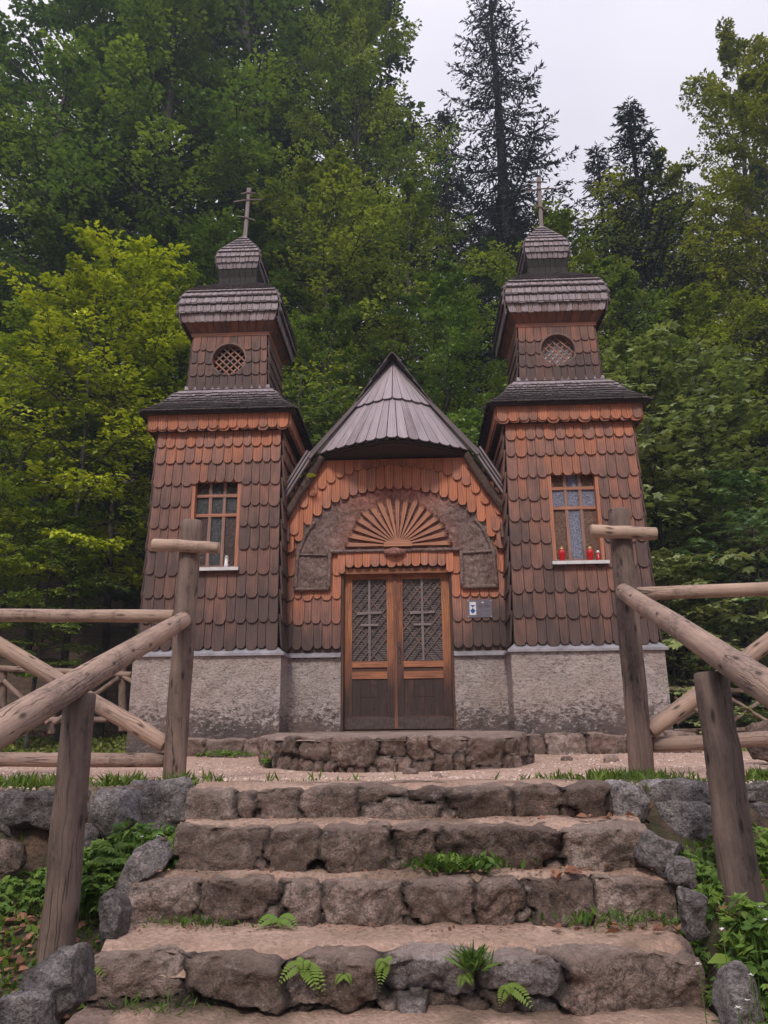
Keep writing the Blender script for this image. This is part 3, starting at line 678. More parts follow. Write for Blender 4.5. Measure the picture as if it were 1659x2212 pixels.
# ---- hood (half hip of fanned boards), verges, soffit
AP = np.array([AX, 10.50, 5.55])
def hoodpt(f, z):          # f -1..1 ; point on the hood surface at height z
    u = f * 1.08; B = np.array([AX + u, 9.60 + .60 * abs(f) ** 1.35, 4.03]); t = (z - 4.03) / (AP[2] - 4.03)
    return B + (AP - B) * t
hb = MB(); fl = np.linspace(-1, 1, 16)
ins = MB()
for a, b in zip(fl[:-1], fl[1:]):
    am, bm = a + .004, b - .004; r = rng.random()
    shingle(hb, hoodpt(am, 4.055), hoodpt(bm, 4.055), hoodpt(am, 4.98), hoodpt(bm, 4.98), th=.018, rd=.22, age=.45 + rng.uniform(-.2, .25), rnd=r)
    ins.add([hoodpt(a, 4.03) + [0, .02, -.012], hoodpt(b, 4.03) + [0, .02, -.012], AP + [0, .03, 0]], [(0, 1, 2)])
fl2 = np.linspace(-.97, .97, 9)
for a, b in zip(fl2[:-1], fl2[1:]):
    o = np.array([0, -.035, .012])
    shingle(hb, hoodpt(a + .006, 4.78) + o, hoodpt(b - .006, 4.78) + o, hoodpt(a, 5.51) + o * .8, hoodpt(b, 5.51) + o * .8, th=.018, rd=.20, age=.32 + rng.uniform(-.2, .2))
hb.build('hood', M['greyboard'], chapel)
arcp = [hoodpt(f, 4.03) + [0, .03, -.02] for f in fl]; n = len(arcp)
ins.add(arcp + [(AX + 1.07, FY + .02, 4.0), (AX - 1.07, FY + .02, 4.0)], [tuple(range(n + 2))])
low = [p + [0, .07, -.02] for p in arcp]; ins.add([p + [0, .07, 0] for p in arcp] + low, [(i, i + 1, n + i + 1, n + i) for i in range(n - 1)])
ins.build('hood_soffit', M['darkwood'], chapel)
for s_ in (-1, 1):
    vb = MB(); E0 = np.array([AX + s_ * 1.17, 10.08, 3.93]); A1 = AP + [s_ * -.02, -.05, .02]
    for k, (dx, dz, yy, wd) in enumerate(((.0, .0, 0, .05), (.022, .03, .05, .05), (.05, .055, .11, .04))):
        vb.bar(E0 + [s_ * dx * 1.2, yy, dz], A1 + [0, yy, dz * .9], .026, .05, (0, -1, 0), (rng.random(), .9 + .1 * k, .35))
    A2 = hoodpt(s_ * .0, 4.85) + [s_ * .50, .02, .0]
    vb.build('verge_board', M['greyboard'], chapel)
    lb2 = MB(); F0 = np.array([AX + s_ * 1.12, 10.12, 4.02]); F1 = np.array([AX + s_ * 1.55, 10.12, 3.29])
    for k in range(3): lb2.bar(F0 + [s_ * .045 * k, .03 * k, .03 * k], F1 + [s_ * .045 * k, .03 * k, .03 * k], .028, .07, (0, -1, 0), (rng.random(), .6, .25))
    lb2.build('eaves_board', M['greyboard'], chapel)
    bl = MB(); q = [np.array([AX + s_ * (1.02 + .50 * t), 10.22, 4.0 - .86 * t]) for t in np.linspace(0, 1, 24)]
    bl.tube(q, .062, 12, rough=.25, seed=8 + s_); bl.build('rafter_log', M['barkdark'], chapel, True)
    kb = MB().box(AX + s_ * 1.50 - .05, AX + s_ * 1.50 + .05, 10.18, 10.42, 2.78, 2.98, (.5, .6, .2)); kb.build('corbel', M['trimwood'], chapel)
    g_ = MB(); g_.add([(AX + s_ * 1.40, 10.6, 3.62), (AX + s_ * 1.58, 10.6, 3.60), (AX + s_ * 1.58, 12.2, 3.60), (AX + s_ * 1.40, 12.2, 3.62), (AX + s_ * 1.40, 10.6, 3.50), (AX + s_ * 1.58, 10.6, 3.50)], [(0, 1, 2, 3), (0, 4, 5, 1)]); g_.build('valley_flashing', M['flashing'], chapel)
    # main roof plane with courses
    rb = MB(); nrm = np.array([s_ * 1.62, 0, 1.0]); nrm /= np.linalg.norm(nrm)
    rp4 = lambda u, y: np.array([AX + s_ * u, y, roofz(u) - .0])
    rb.add([rp4(0, 10.3), rp4(1.56, 10.3), rp4(1.56, 15.2), rp4(0, 15.2)], [(0, 1, 2, 3)], (.5, .8, .4))
    for k in range(14):
        ua, ub_ = 1.56 - k * .112, 1.56 - (k + 1.3) * .112
        for (a, b) in cols(10.28, 15.2, .14, .2):
            q = [rp4(ua, a) + nrm * .02, rp4(ua, b) + nrm * .02, rp4(max(ub_, 0), a), rp4(max(ub_, 0), b)]
            if s_ < 0: q = [q[1], q[0], q[3], q[2]]
            shingle(rb, *q, th=.012, rd=0, age=.9)
    rb.build('nave_roof', M['roofshingle'], chapel)
nb = MB(); nb.box(AX - 1.5, AX + 1.5, FY + .35, 15.0, 1.2, 3.2, (.5, .8, .3)); nb.box(AX - 1.5, AX + 1.5, FY + .35, 15.0, 3.2, 3.25, (.5, .8, .3))
nb.add([(AX - 1.5, 15.0, 3.2), (AX + 1.5, 15.0, 3.2), (AX, 15.0, 5.7)], [(0, 1, 2)], (.5, .8, .3)); nb.build('nave_wall', M['darkwood'], chapel)
plaster_box('plinth', AX - 1.55, AX + 1.55, FY + .32, 15.05, -.1, 1.2, chapel)

# ---- door
DY = 10.50; dr = MB()
for a, b in ((AX - .745, AX - .71), (AX + .735, AX + .765)): dr.box(a, b, FY - .01, DY + .1, .27, 2.42, (.5, .75, .35))
dr.box(AX - .71, AX + .735, FY - .01, DY + .1, 2.345, 2.42, (.4, .4, .1)); dr.box(AX - .745, AX + .765, FY + .1, DY + .25, .22, .272, (.4, .9, .3)); dr.build('door_frame', M['doorwood'], chapel)
MB().box(AX - .75, AX + .77, DY + .08, DY + .10, .2, 2.42).build('door_backing', M['black'], chapel)
for s_, (a, b) in ((-1, (AX - .708, AX - .018)), (1, (AX - .012, AX + .733))):
    ld = MB(); sw = .105; ia, ib = a + sw, b - sw * 1.05
    stl = [(a, ia), (ib, b)]
    for k, (p, q) in enumerate(stl):
        inner = (s_ < 0 and k == 1) or (s_ > 0 and k == 0)
        for z0, z1, a0, a1 in ((.44, .75, 1.0, .85), (.75, 1.1, .85, .5), (1.1, 1.6, .5, .28), (1.6, 2.345, .28, .18)):
            e = .22 if (inner and s_ > 0) else (.08 if inner else 0); ld.box(p, q, DY - .005, DY + .045, z0, z1, np.array([(.42, e + (a0, a1)[v % 2], 0) for v in range(8)]), 2)
            ld.b[-1][:, 0] += 3.3 * k - ld.b[-1][0, 0]; ld.b[-1][:, 1] = ld.v[-1][:, 2]
    for z0, z1, pr_, ag in ((2.285, 2.345, .002, .35), (1.085, 1.165, .002, .28), (1.03, 1.085, .02, .8), (.935, 1.03, .002, .35), (.44, .455, 0.002, .8)): ld.box(ia, ib, DY - .005 + pr_, DY + .045, z0, z1, (.5, ag, .2 if pr_ > .01 else 0), 0)
    for k in range(4):
        p, q = ia + (ib - ia) * k / 4, ia + (ib - ia) * (k + 1) / 4; ld.box(p + .001, q - .001, DY + .012, DY + .04, .455, .935, (rng.uniform(.3, .8), 1.0, .15), 2)
    leaf = ld.build('door_leaf', M['doorwood'], chapel)
    rg = MB(); K = 40; cx_, cz_ = (ia + ib) / 2, .70
    pts = [(cx_ + .155 * math.cos(2 * math.pi * k / K), DY + .0115, cz_ + .165 * math.sin(2 * math.pi * k / K)) for k in range(K)]
    for k in range(K): rg.bar(pts[k], pts[(k + 1) % K], .005, .006, (0, -1, 0), (.5, .9, .2))
    rg.bar((cx_ - .155, DY + .011, cz_), (cx_ + .155, DY + .011, cz_), .005, .006, (0, -1, 0), (.5, .9, .2)); rg.bar((cx_, DY + .011, cz_ - .165), (cx_, DY + .011, cz_ + .165), .005, .006, (0, -1, 0), (.5, .9, .2))
    rg.build('carved_ring', M['doorwood'], leaf)
    MB().box(a, b, DY - .012, DY - .005, .285, .44, (.5, .9, 0)).build('kick_plate', M['iron'], leaf)
    MB().box(ia, ib, DY + .03, DY + .035, 1.165, 2.285).build('screen', M['net'], leaf)
    lt = MB(); H = 1.12; W = ib - ia; nx = 4
    sp_ = H / nx
    for k in range(-2, nx * 2 + 2):
        for sg in (1, -1):
            z0_ = 1.165 + k * sp_ / 2; z1_ = z0_ + W * 1.25; x0_, x1_ = (ia, ib) if sg > 0 else (ib, ia)
            t0 = max(0, (1.165 - z0_) / (z1_ - z0_)); t1 = min(1, (2.285 - z0_) / (z1_ - z0_))
            if t1 - t0 < .05: continue
            pa = (x0_ + (x1_ - x0_) * t0, DY + .018 - .004 * sg, z0_ + (z1_ - z0_) * t0); pb = (x0_ + (x1_ - x0_) * t1, DY + .018 - .004 * sg, z0_ + (z1_ - z0_) * t1)
            lt.bar(pa, pb, .021, .009, (0, -1, 0), (rng.uniform(.3, .9), .78, 0))
    lt.build('lattice', M['trimwood'], leaf)
    cr = MB(); cx_ = (ia + ib) / 2; cr.bar((cx_, DY + .002, 1.17), (cx_, DY + .002, 2.28), .034, .012, (0, -1, 0), (.3, .8, 0))
    cr.bar((cx_ - .17, DY - .002, 1.815), (cx_ + .17, DY - .002, 1.825), .036, .012, (0, -1, 0), (.4, .7, 0)); cr.bar((cx_ - .12, DY - .002, 1.655), (cx_ + .12, DY - .002, 1.655), .032, .012, (0, -1, 0), (.6, .7, 0))
    cr.build('lattice_cross', M['crosswood'], leaf)
    if s_ > 0:
        hd = MB(); hx = a + .05; hd.box(hx - .022, hx + .022, DY - .012, DY - .005, 1.20, 1.42, (.5, .5, 0)); hd.box(hx - .016, hx + .016, DY - .011, DY - .005, 1.13, 1.19)
        hd.tube([(hx, DY - .01, 1.37), (hx, DY - .05, 1.37), (hx + .01, DY - .055, 1.34), (hx + .01, DY - .05, 1.29)], .010, 8); hd.build('handle', M['iron'], leaf)
ab = MB(); ab.box(AX - .034, AX + .006, DY - .022, DY - .005, .29, 2.34, (.5, .55, .1), 2); ab.build('door_strip', M['doorwood'], chapel)

# ---- plaque
px0, px1, pz0, pz1 = .915, 1.245, 1.715, 1.955; py = FY - .052
plq = thing('plaque', 'small grey metal plaque with a blue and white shield screwed beside the door', 'plaque', ((px0 + px1) / 2, py, pz0))
MB().box(px0, px1, py, py + .008, pz0, pz1).build('plate', M['plate'], plq)
MB().box(px0 + .03, px0 + .115, py - .003, py, pz0 + .035, pz1 - .03).build('shield_field', M['white'], plq)
sm = MB(); cx_ = px0 + .0725
sm.add([(cx_ - .034, py - .0045, 1.882), (cx_ + .034, py - .0045, 1.882), (cx_, py - .0045, 1.850)], [(0, 2, 1)]); sm.add([(cx_ - .036, py - .0045, 1.805), (cx_, py - .0045, 1.765), (cx_ + .036, py - .0045, 1.805), (cx_, py - .0045, 1.845)], [(0, 1, 2, 3)])
sm.build('shield_emblem', M['blue'], plq)
sc_ = MB()
for x in (px0 + .012, px1 - .012):
    for z in (pz0 + .014, pz1 - .014): sc_.tube([(x, py, z), (x, py - .005, z)], .006, 8)
sc_.box(px0 + .195, px0 + .22, py - .003, py, pz1 - .045, pz1 - .03); sc_.build('screws', M['white'], plq)
def text(body, x, z, size, parent, name='lettering'):
    cu = bpy.data.curves.new(name, 'FONT'); cu.body = body; cu.size = size; cu.extrude = .0008; cu.align_x = 'CENTER'
    to = bpy.data.objects.new('t', cu); COL.objects.link(to); bpy.context.view_layer.update()
    me = bpy.data.meshes.new_from_object(to.evaluated_get(bpy.context.evaluated_depsgraph_get())); bpy.data.objects.remove(to)
    me.transform(Matrix.Translation((x, py - .0012, z)) @ Matrix.Rotation(rad(90), 4, 'X')); me.materials.clear(); me.materials.append(M['ink']); me.name = name
    return link(name, me, parent)
text('RUSKA KAPELA', px0 + .222, 1.862, .0255, plq)
ln = MB()
for (xa, xb_, z) in ((.155, .20, 1.893), (.235, .275, 1.893), (.15, .20, 1.842), (.225, .29, 1.842), (.24, .30, 1.80)): ln.box(px0 + xa, px0 + xb_, py - .001, py, z, z + .005)
ln.build('small_lines', M['ink'], plq)

# ---- candles on the sills
def lathe(mb, c, prof, seg=16):
    vs = [(c[0] + r * math.cos(2 * math.pi * k / seg), c[1] + r * math.sin(2 * math.pi * k / seg), c[2] + z) for z, r in prof for k in range(seg)]
    n = len(prof); fs = [(i * seg + k, i * seg + (k + 1) % seg, (i + 1) * seg + (k + 1) % seg, (i + 1) * seg + k) for i in range(n - 1) for k in range(seg)]
    fs += [tuple(range(seg))[::-1], tuple(range((n - 1) * seg, n * seg))]; mb.add(vs, fs)
sy = 9.85; szt = 2.352
def candle(px, h, label, mglass, mlid, big, group):
    p = at(px, 1210, sy); c = (p[0], sy, szt); t = thing('grave_candle', label, 'candle', c, group)
    b = MB(); k = h / .2
    if big: lathe(b, c, [(0, .030 * k), (.02 * k, .028 * k), (.05 * k, .034 * k), (.10 * k, .046 * k), (.135 * k, .046 * k), (.155 * k, .036 * k)])
    else: lathe(b, c, [(0, .033 * k), (.06 * k, .033 * k), (.068 * k, .028 * k), (.15 * k, .028 * k), (.155 * k, .026 * k)])
    b.build('jar', mglass, t, True); l = MB(); lathe(l, c, [(.155 * k, .034 * k), (.175 * k, .034 * k), (.180 * k, .022 * k), (.20 * k, .020 * k), (.205 * k, .004)]); l.build('lid', mlid, t, True)
candle(1215, .20, 'leftmost red grave candle with brass lid on the sill of the right tower window', M['redglass'], M['gold'], True, 'candles on the window sills')
candle(1276, .20, 'tall red grave candle with brass lid beside the short one on the right sill', M['redglass'], M['gold'], True, 'candles on the window sills')
candle(1293, .14, 'short red grave candle with pale lid beside the log post', M['redglass'], M['white'], False, 'candles on the window sills')
candle(489, .165, 'clear and white candle alone on the sill of the left tower window', M['white'], M['clear'], False, 'candles on the window sills')
#PART3
# ================================================================== GROUND
E1 = tan_el(850, 1703)
def dist(y, z): return (z - CZ) / tan_el(850, y)
Y1 = dist(1703, .02); F1 = CZ + tan_el(850, 1768) * Y1
e2 = F1 - .012; Y2 = dist(1788, e2); F2 = CZ + tan_el(850, 1879) * Y2
e3 = F2 - .015; Y3 = dist(1903, e3); F3 = CZ + tan_el(850, 1998) * Y3
e4 = F3 - .02; Y4 = dist(2072, e4); F4 = CZ + tan_el(850, 2184) * Y4
e5 = F4 - .02; Y5 = Y4 - .42; F5 = e5 - .2
print('steps', [round(float(v), 3) for v in (Y1, F1, Y2, F2, Y3, F3, Y4, F4)])
EDX = [(Y1, 408, 1312, 1703), (Y2, 380, 1392, 1788), (Y3, 285, 1460, 1903), (Y4, 200, 1515, 2072)]
ex = [(Y, at(a, yy, Y)[0], at(b, yy, Y)[0]) for Y, a, b, yy in EDX]
yy_ = np.array([e[0] for e in ex][::-1]); xl_ = np.array([e[1] for e in ex][::-1]); xr_ = np.array([e[2] for e in ex][::-1])
XLf = lambda y: np.interp(y, yy_, xl_); XRf = lambda y: np.interp(y, yy_, xr_)
def smooth(a, b, t): t = np.clip((t - a) / (b - a), 0, 1); return t * t * (3 - 2 * t)
def gz(x, y):
    x = np.asarray(x, float); y = np.asarray(y, float)
    ter = .01 - .08 * np.exp(-((x / 2.2) ** 2)) * smooth(5.0, 6.6, y) * (1 - smooth(8.6, 9.6, y)) - .02 * smooth(4.3, 5, y)
    lf = np.interp(y, [-3, 2.0, 2.6, 3.4, 4.1], [-1.9, -1.00, -.78, -.57, -.36]) - .06 * np.clip(-1.2 - x, 0, 3)
    rt = np.interp(y, [-3, 2.0, 2.6, 3.3, 4.1], [-1.8, -.80, -.58, -.35, -.24])
    side = np.where(x < 0, lf, rt)
    stair = np.interp(y, [-3, Y4 - .5, Y4, Y3, Y2, Y1], [-2.8, F4 - .35, F4 - .2, F3 - .2, F2 - .2, F1 - .15])
    ins = smooth(-.12, .02, np.minimum(x - XLf(y), XRf(y) - x))
    low = side * (1 - ins) + stair * ins
    t = smooth(4.02, 4.20, y + .05 * np.sin(x * 5))
    z = low * (1 - t) + ter * t
    back = np.clip(y - 11.5, 0, None); z = z + .10 * np.minimum(back, 3) * smooth(1.5, 4, np.abs(x)) + .50 * np.clip(y - 15, 0, None) * (1 - .35 * smooth(2, 25, x)) * 1.0
    z = np.minimum(z, 26 + 0 * z)
    z = z + .35 * np.clip(np.abs(x) - 9, 0, 30) * smooth(2, 12, y)
    return z
def axis(pts): 
    r = []
    for a, b, st in pts: r += list(np.arange(a, b, st))
    return np.array(r + [pts[-1][1]])
gxs = axis([(-70, -40, 10), (-40, -8, 2), (-8, -3.2, .3), (-3.2, 3.4, .05), (3.4, 8, .3), (8, 40, 2), (40, 70, 10)])
gys = axis([(-24, -6, 6), (-6, 1.5, .5), (1.5, 5.2, .045), (5.2, 12, .10), (12, 20, .5), (20, 80, 4)])
gx_, gy_ = np.meshgrid(gxs, gys); gx_ = gx_.ravel(); gy_ = gy_.ravel(); z0_ = gz(gx_, gy_)
P = np.stack([gx_, gy_, z0_], 1)
rough_ = np.where((gy_ > 4.2) & (gy_ < 11), .010, .035); nearm = smooth(30, 12, gy_)
P[:, 2] += rough_ * fbm(P * [1, 1, 0], 3.5, 4, 7) + np.where(gy_ > 16, .3 * fbm(P * [1, 1, 0], .3, 2, 3), 0)
grav = smooth(4.15, 4.25, gy_) * (1 - smooth(10.0, 11.2, gy_)) * (1 - smooth(5.2, 7, np.abs(gx_)) * .3)
edge = np.minimum(np.abs(gy_ - 4.35) , 9)
edgew = (1 - smooth(.05, .5, np.abs(gy_ - 4.5))) * smooth(-.1, .2, np.maximum(XLf(gy_ * 0 + 4.1) - gx_ + .1, gx_ - XRf(gy_ * 0 + 4.1) + .1))
grav = grav * (1 - .8 * edgew); grn = np.maximum(edgew, .55 * (gy_ < 4.15)); grn = np.maximum(grn, .5 * smooth(10.3, 11, gy_) * (1 - smooth(14, 17, gy_)))
mb = MB(); nx, ny = len(gxs), len(gys)
mb.add(P, [(j * nx + i, j * nx + i + 1, (j + 1) * nx + i + 1, (j + 1) * nx + i) for j in range(ny - 1) for i in range(nx - 1)], np.stack([grav, grn, 0 * grav], 1))
tag(mb.build('ground', M['ground'], None, True), kind='structure')

# ------------------------------------------------------------------ direct numpy meshes (many small faces)
def fast_mesh(name, V, F, attr, mats, parent=None, mi=None):
    me = bpy.data.meshes.new(name); V = np.asarray(V, np.float32); F = np.asarray(F, np.int32); k = F.shape[1]
    me.vertices.add(len(V)); me.vertices.foreach_set('co', V.ravel()); me.loops.add(F.size); me.loops.foreach_set('vertex_index', F.ravel())
    me.polygons.add(len(F)); me.polygons.foreach_set('loop_start', np.arange(0, F.size, k, dtype=np.int32)); me.polygons.foreach_set('loop_total', np.full(len(F), k, np.int32))
    me.update(calc_edges=True); me.materials.append(mats)
    ca = me.attributes.new('va', 'FLOAT_COLOR', 'POINT'); A = np.zeros((len(V), 4), np.float32); A[:, 3] = 1; A[:, 0] = attr; ca.data.foreach_set('color', A.ravel())
    return link(name, me, parent)
nr = np.random.default_rng(11)
def unit(a): return a / np.maximum(np.linalg.norm(a, axis=1), 1e-9)[:, None]
def leaf_geo(P, D, N, size, asp, rnd, shape='oval', fold=.12):
    """returns verts, quad faces, attr"""
    D = unit(D); Sd = unit(np.cross(D, N)); N = np.cross(Sd, D); n = len(P); s = np.broadcast_to(np.asarray(size, float), (n,))[:, None]
    if shape == 'oval':
        V = np.stack([P, P + D * s * .48 + Sd * s * asp * .5 + N * s * fold, P + D * s - N * s * .1, P + D * s * .48 - Sd * s * asp * .5 + N * s * fold], 1).reshape(-1, 3)
        F = np.arange(4 * n).reshape(n, 4); return V, F, np.repeat(rnd, 4)
    if shape == 'hex':
        V = np.stack([P, P + D * s * .28 + Sd * s * asp * .42 + N * s * fold * .6, P + D * s * .65 + Sd * s * asp * .46 + N * s * fold * .6, P + D * s - N * s * .12, P + D * s * .65 - Sd * s * asp * .46 + N * s * fold * .6, P + D * s * .28 - Sd * s * asp * .42 + N * s * fold * .6, P + D * s * .5], 1).reshape(-1, 3)
        b = np.arange(n)[:, None] * 7; F = np.concatenate([b + [0, 1, 2, 6], b + [6, 2, 3, 3], b + [6, 4, 5, 0], b + [6, 3, 3, 4]], 0)
        F = np.concatenate([b + [0, 1, 2, 6], b + [6, 2, 3, 4], b + [0, 6, 4, 5]], 0)
        return V, F, np.repeat(rnd, 7)
    if shape == 'maple':
        Vs = []; 
        for ang, ln in ((0, 1.0), (.85, .82), (-.85, .82), (1.65, .5), (-1.65, .5)):
            d = D * math.cos(ang) + Sd * math.sin(ang) - N * .16; q = -D * math.sin(ang) + Sd * math.cos(ang)
            Vs.append(np.stack([P, P + d * s * ln * .55 + q * s * ln * .24, P + d * s * ln, P + d * s * ln * .55 - q * s * ln * .24], 1))
        V = np.stack(Vs, 1).reshape(-1, 3); F = np.arange(20 * n).reshape(5 * n, 4); return V, F, np.repeat(rnd, 20)

# pebbles of the terrace
n = 15000; px = nr.uniform(-3.6, 3.8, n); py_ = 4.15 + 5.6 * nr.random(n) ** 1.25; 
ok = ~((np.abs(px) < 1.3) & (py_ > 7.4)); px = px[ok]; py_ = py_[ok]; n = len(px)
pz = gz(px, py_); tet = np.array([(1, 0, -.2), (-.5, .87, -.2), (-.5, -.87, -.2), (.2, .1, .75), (-.2, -.3, .7)])
ang = nr.uniform(0, 6.28, n); sc = (.005 + .012 * nr.random(n) ** 2.5); ca, sa = np.cos(ang)[:, None], np.sin(ang)[:, None]
tx = tet[None, :, 0] * ca - tet[None, :, 1] * sa; ty = tet[None, :, 0] * sa + tet[None, :, 1] * ca
V = np.stack([px[:, None] + tx * sc[:, None], py_[:, None] + ty * sc[:, None] * .8, pz[:, None] + .002 + tet[None, :, 2] * sc[:, None] * .7], 2).reshape(-1, 3)
b = np.arange(n)[:, None] * 5; F = np.concatenate([b + [0, 1, 3], b + [1, 2, 4], b + [2, 0, 4], b + [0, 3, 4], b + [1, 4, 3]])
tag(fast_mesh('gravel', V, F, np.repeat(nr.random(n), 5), M['pebble']), 'pale pinkish gravel spread over the terrace before the chapel', 'gravel', kind='stuff')

# ================================================================== STONES
def stone_geo(c, dims, seed, power=5, yaw=0.0, n=12, amp=.10, tilt=0.0, fine=.5, chips=7):
    """irregular stone: rounded block with chipped, noisy faces"""
    g1 = np.linspace(-1, 1, n + 1); a, b = np.meshgrid(g1, g1); a = a.ravel(); b = b.ravel(); o = np.ones_like(a); Vs = []; Fs = []; k = 0
    for (i, j, l, s_) in ((0, 1, 2, 1), (1, 0, 2, -1), (1, 2, 0, 1), (2, 1, 0, -1), (2, 0, 1, 1), (0, 2, 1, -1)):
        p = np.zeros((len(a), 3)); p[:, i] = a; p[:, j] = b; p[:, l] = s_
        Vs.append(p); Fs += [(k + r * (n + 1) + q, k + r * (n + 1) + q + 1, k + (r + 1) * (n + 1) + q + 1, k + (r + 1) * (n + 1) + q) for r in range(n) for q in range(n)]; k += len(a)
    P = np.vstack(Vs); P = P / (np.abs(P) ** power).sum(1)[:, None] ** (1 / power)
    dims = np.array(dims, float); Q = P * dims / 2; m_ = dims.min(); sd_ = seed * 3.7
    nrm = unit(P ** 3 / dims)
    Q = Q + nrm * (m_ * amp * fbm(Q / m_ + sd_, 1.1, 2, seed))[:, None] + nrm * (m_ * amp * fine * fbm(Q + sd_, 9, 3, seed + 5, .6))[:, None] + nrm * (.006 * fbm(Q + sd_, 45, 2, seed + 9))[:, None]
    r = random.Random(seed)
    for _ in range(chips):                  # chipped planes
        d = np.array([r.uniform(-1, 1), r.uniform(-1, 1), r.uniform(-.4, 1)]); d /= np.linalg.norm(d); h = (np.abs(d) * dims / 2).sum() * r.uniform(.50, .78)
        e = Q @ d - h; Q = Q - np.where(e > 0, e * .93, 0)[:, None] * d
    ct, st = math.cos(tilt), math.sin(tilt); Q = np.stack([Q[:, 0] * ct - Q[:, 2] * st, Q[:, 1], Q[:, 0] * st + Q[:, 2] * ct], 1)
    cy, sy_ = math.cos(yaw), math.sin(yaw); Q = np.stack([Q[:, 0] * cy - Q[:, 1] * sy_, Q[:, 0] * sy_ + Q[:, 1] * cy, Q[:, 2]], 1)
    return Q + np.array(c), Fs
def stone(name, c, dims, seed, mat=None, parent=None, tint=0.0, **kw):
    V, F = stone_geo(c, dims, seed, **kw); r = random.Random(seed).random()
    return MB().add(V, F, (r, tint, 0)).build(name, mat or M['stone'], parent, True)

def masonry(parent, path, ulen, z0, z1, stones, top=.13, res=.011, mat=None, bulge=.024, amp=1.0, seed=0, wob=.012, tint=(0, .4), gfun=None):
    """wall of fitted stones: path(u) -> x, y, outward normal; every stone becomes its own mesh, joints are tight and crooked"""
    H = z1 - z0; nu = int(ulen / res); s = np.arange(0, H + top + res, res); ns = len(s); u = np.linspace(0, ulen, nu + 1)
    Ug, Sg = np.meshgrid(u, s); Ug = Ug.ravel(); Sg = Sg.ravel(); up_ = np.minimum(Sg, H); bk = np.maximum(Sg - H, 0)
    sc3 = np.stack([Ug + seed * 9.1, up_ + .6 * bk, bk], 1)
    uw = Ug + .035 * fbm(sc3, 7, 2, seed) + .012 * fbm(sc3, 24, 2, seed + 1); sw = up_ + .35 * bk + .03 * fbm(sc3, 8, 2, seed + 2)
    d = np.stack([((np.abs(uw - a) / hw) ** 5 + (np.abs(sw - (b - z0)) / hz_) ** 5) ** .2 for a, b, hw, hz_ in stones], 1)
    o = np.argsort(d, 1)[:, :2]; ar = np.arange(len(d)); d1, d2 = d[ar, o[:, 0]], d[ar, o[:, 1]]; idx = o[:, 0]; mh = np.array([min(t[2], t[3] * 1.6) for t in stones])
    e = (d2 - d1) * mh[idx] * .5; rr_ = np.random.default_rng(seed + 5); off = rr_.normal(0, .009, len(stones)); tx_, tz_ = rr_.normal(0, .10, len(stones)), rr_.normal(0, .14, len(stones)); ct = np.array([(t[0], t[1] - z0) for t in stones])
    xs_ = np.array([path(q) for q in u]); bx = xs_[np.tile(np.arange(nu + 1), ns)]
    gap = smooth(0, .016, e); out_ = bulge * (gap - 1) + off[idx] + (Ug - ct[idx, 0]) * tx_[idx] + (up_ - ct[idx, 1]) * tz_[idx]
    rid = np.abs(fbm(sc3 + idx[:, None] * 3.1, 5, 3, seed + 7)); led = fbm(sc3 + idx[:, None] * 1.7, 3.6, 3, seed + 11) * 2.6; fr_ = led - np.floor(led); led = np.floor(led) + smooth(.0, .30, fr_)
    out_ += amp * (.020 * (.35 - rid) + .013 * led + .011 * fbm(sc3, 17, 3, seed + 8, .6) + .0035 * fbm(sc3, 60, 2, seed + 9))
    rnd_ = np.clip(1 - np.maximum(0, H - Sg) / .035, 0, 1); rnd2 = np.clip(1 - bk / .035, 0, 1); inset = .014 * np.where(bk > 0, rnd2, rnd_) ** 2
    px_ = bx[:, 0] + bx[:, 2] * ((out_ - inset) * np.clip(1 - bk / .08, 0, 1) - bk); py2 = bx[:, 1] + bx[:, 3] * ((out_ - inset) * np.clip(1 - bk / .08, 0, 1) - bk)
    pz2 = z0 + up_ - inset * 1.0 + wob * fbm(np.stack([Ug, 0 * Ug, 0 * Ug + seed], 1), 4, 3, seed) * (up_ / H) + np.where(bk > 0, .010 * fbm(sc3, 16, 3, seed + 3) + (gap - 1) * .020, 0)
    P = np.stack([px_, py2, pz2], 1); dust = np.clip((Sg - H + .02) / .05, 0, 1) * .45
    q = (np.arange(ns - 1)[:, None] * (nu + 1) + np.arange(nu)[None]).ravel(); F = np.stack([q, q + 1, q + nu + 2, q + nu + 1], 1); fid = idx[q]; rs = random.Random(seed)
    for k in range(len(stones)):
        f = F[fid == k]; r1, t1 = rs.random(), rs.uniform(*tint)
        if len(f) < 6: continue
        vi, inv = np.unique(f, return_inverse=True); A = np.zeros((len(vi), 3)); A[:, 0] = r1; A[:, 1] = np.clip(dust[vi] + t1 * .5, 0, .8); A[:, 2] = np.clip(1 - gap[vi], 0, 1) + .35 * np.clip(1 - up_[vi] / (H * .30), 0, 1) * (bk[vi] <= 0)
        m_ = mat[k] if isinstance(mat, list) else (mat or M['stone'])
        MB().add(P[vi], [tuple(r) for r in inv.reshape(-1, 4)], A).build('stone', m_, parent, True)

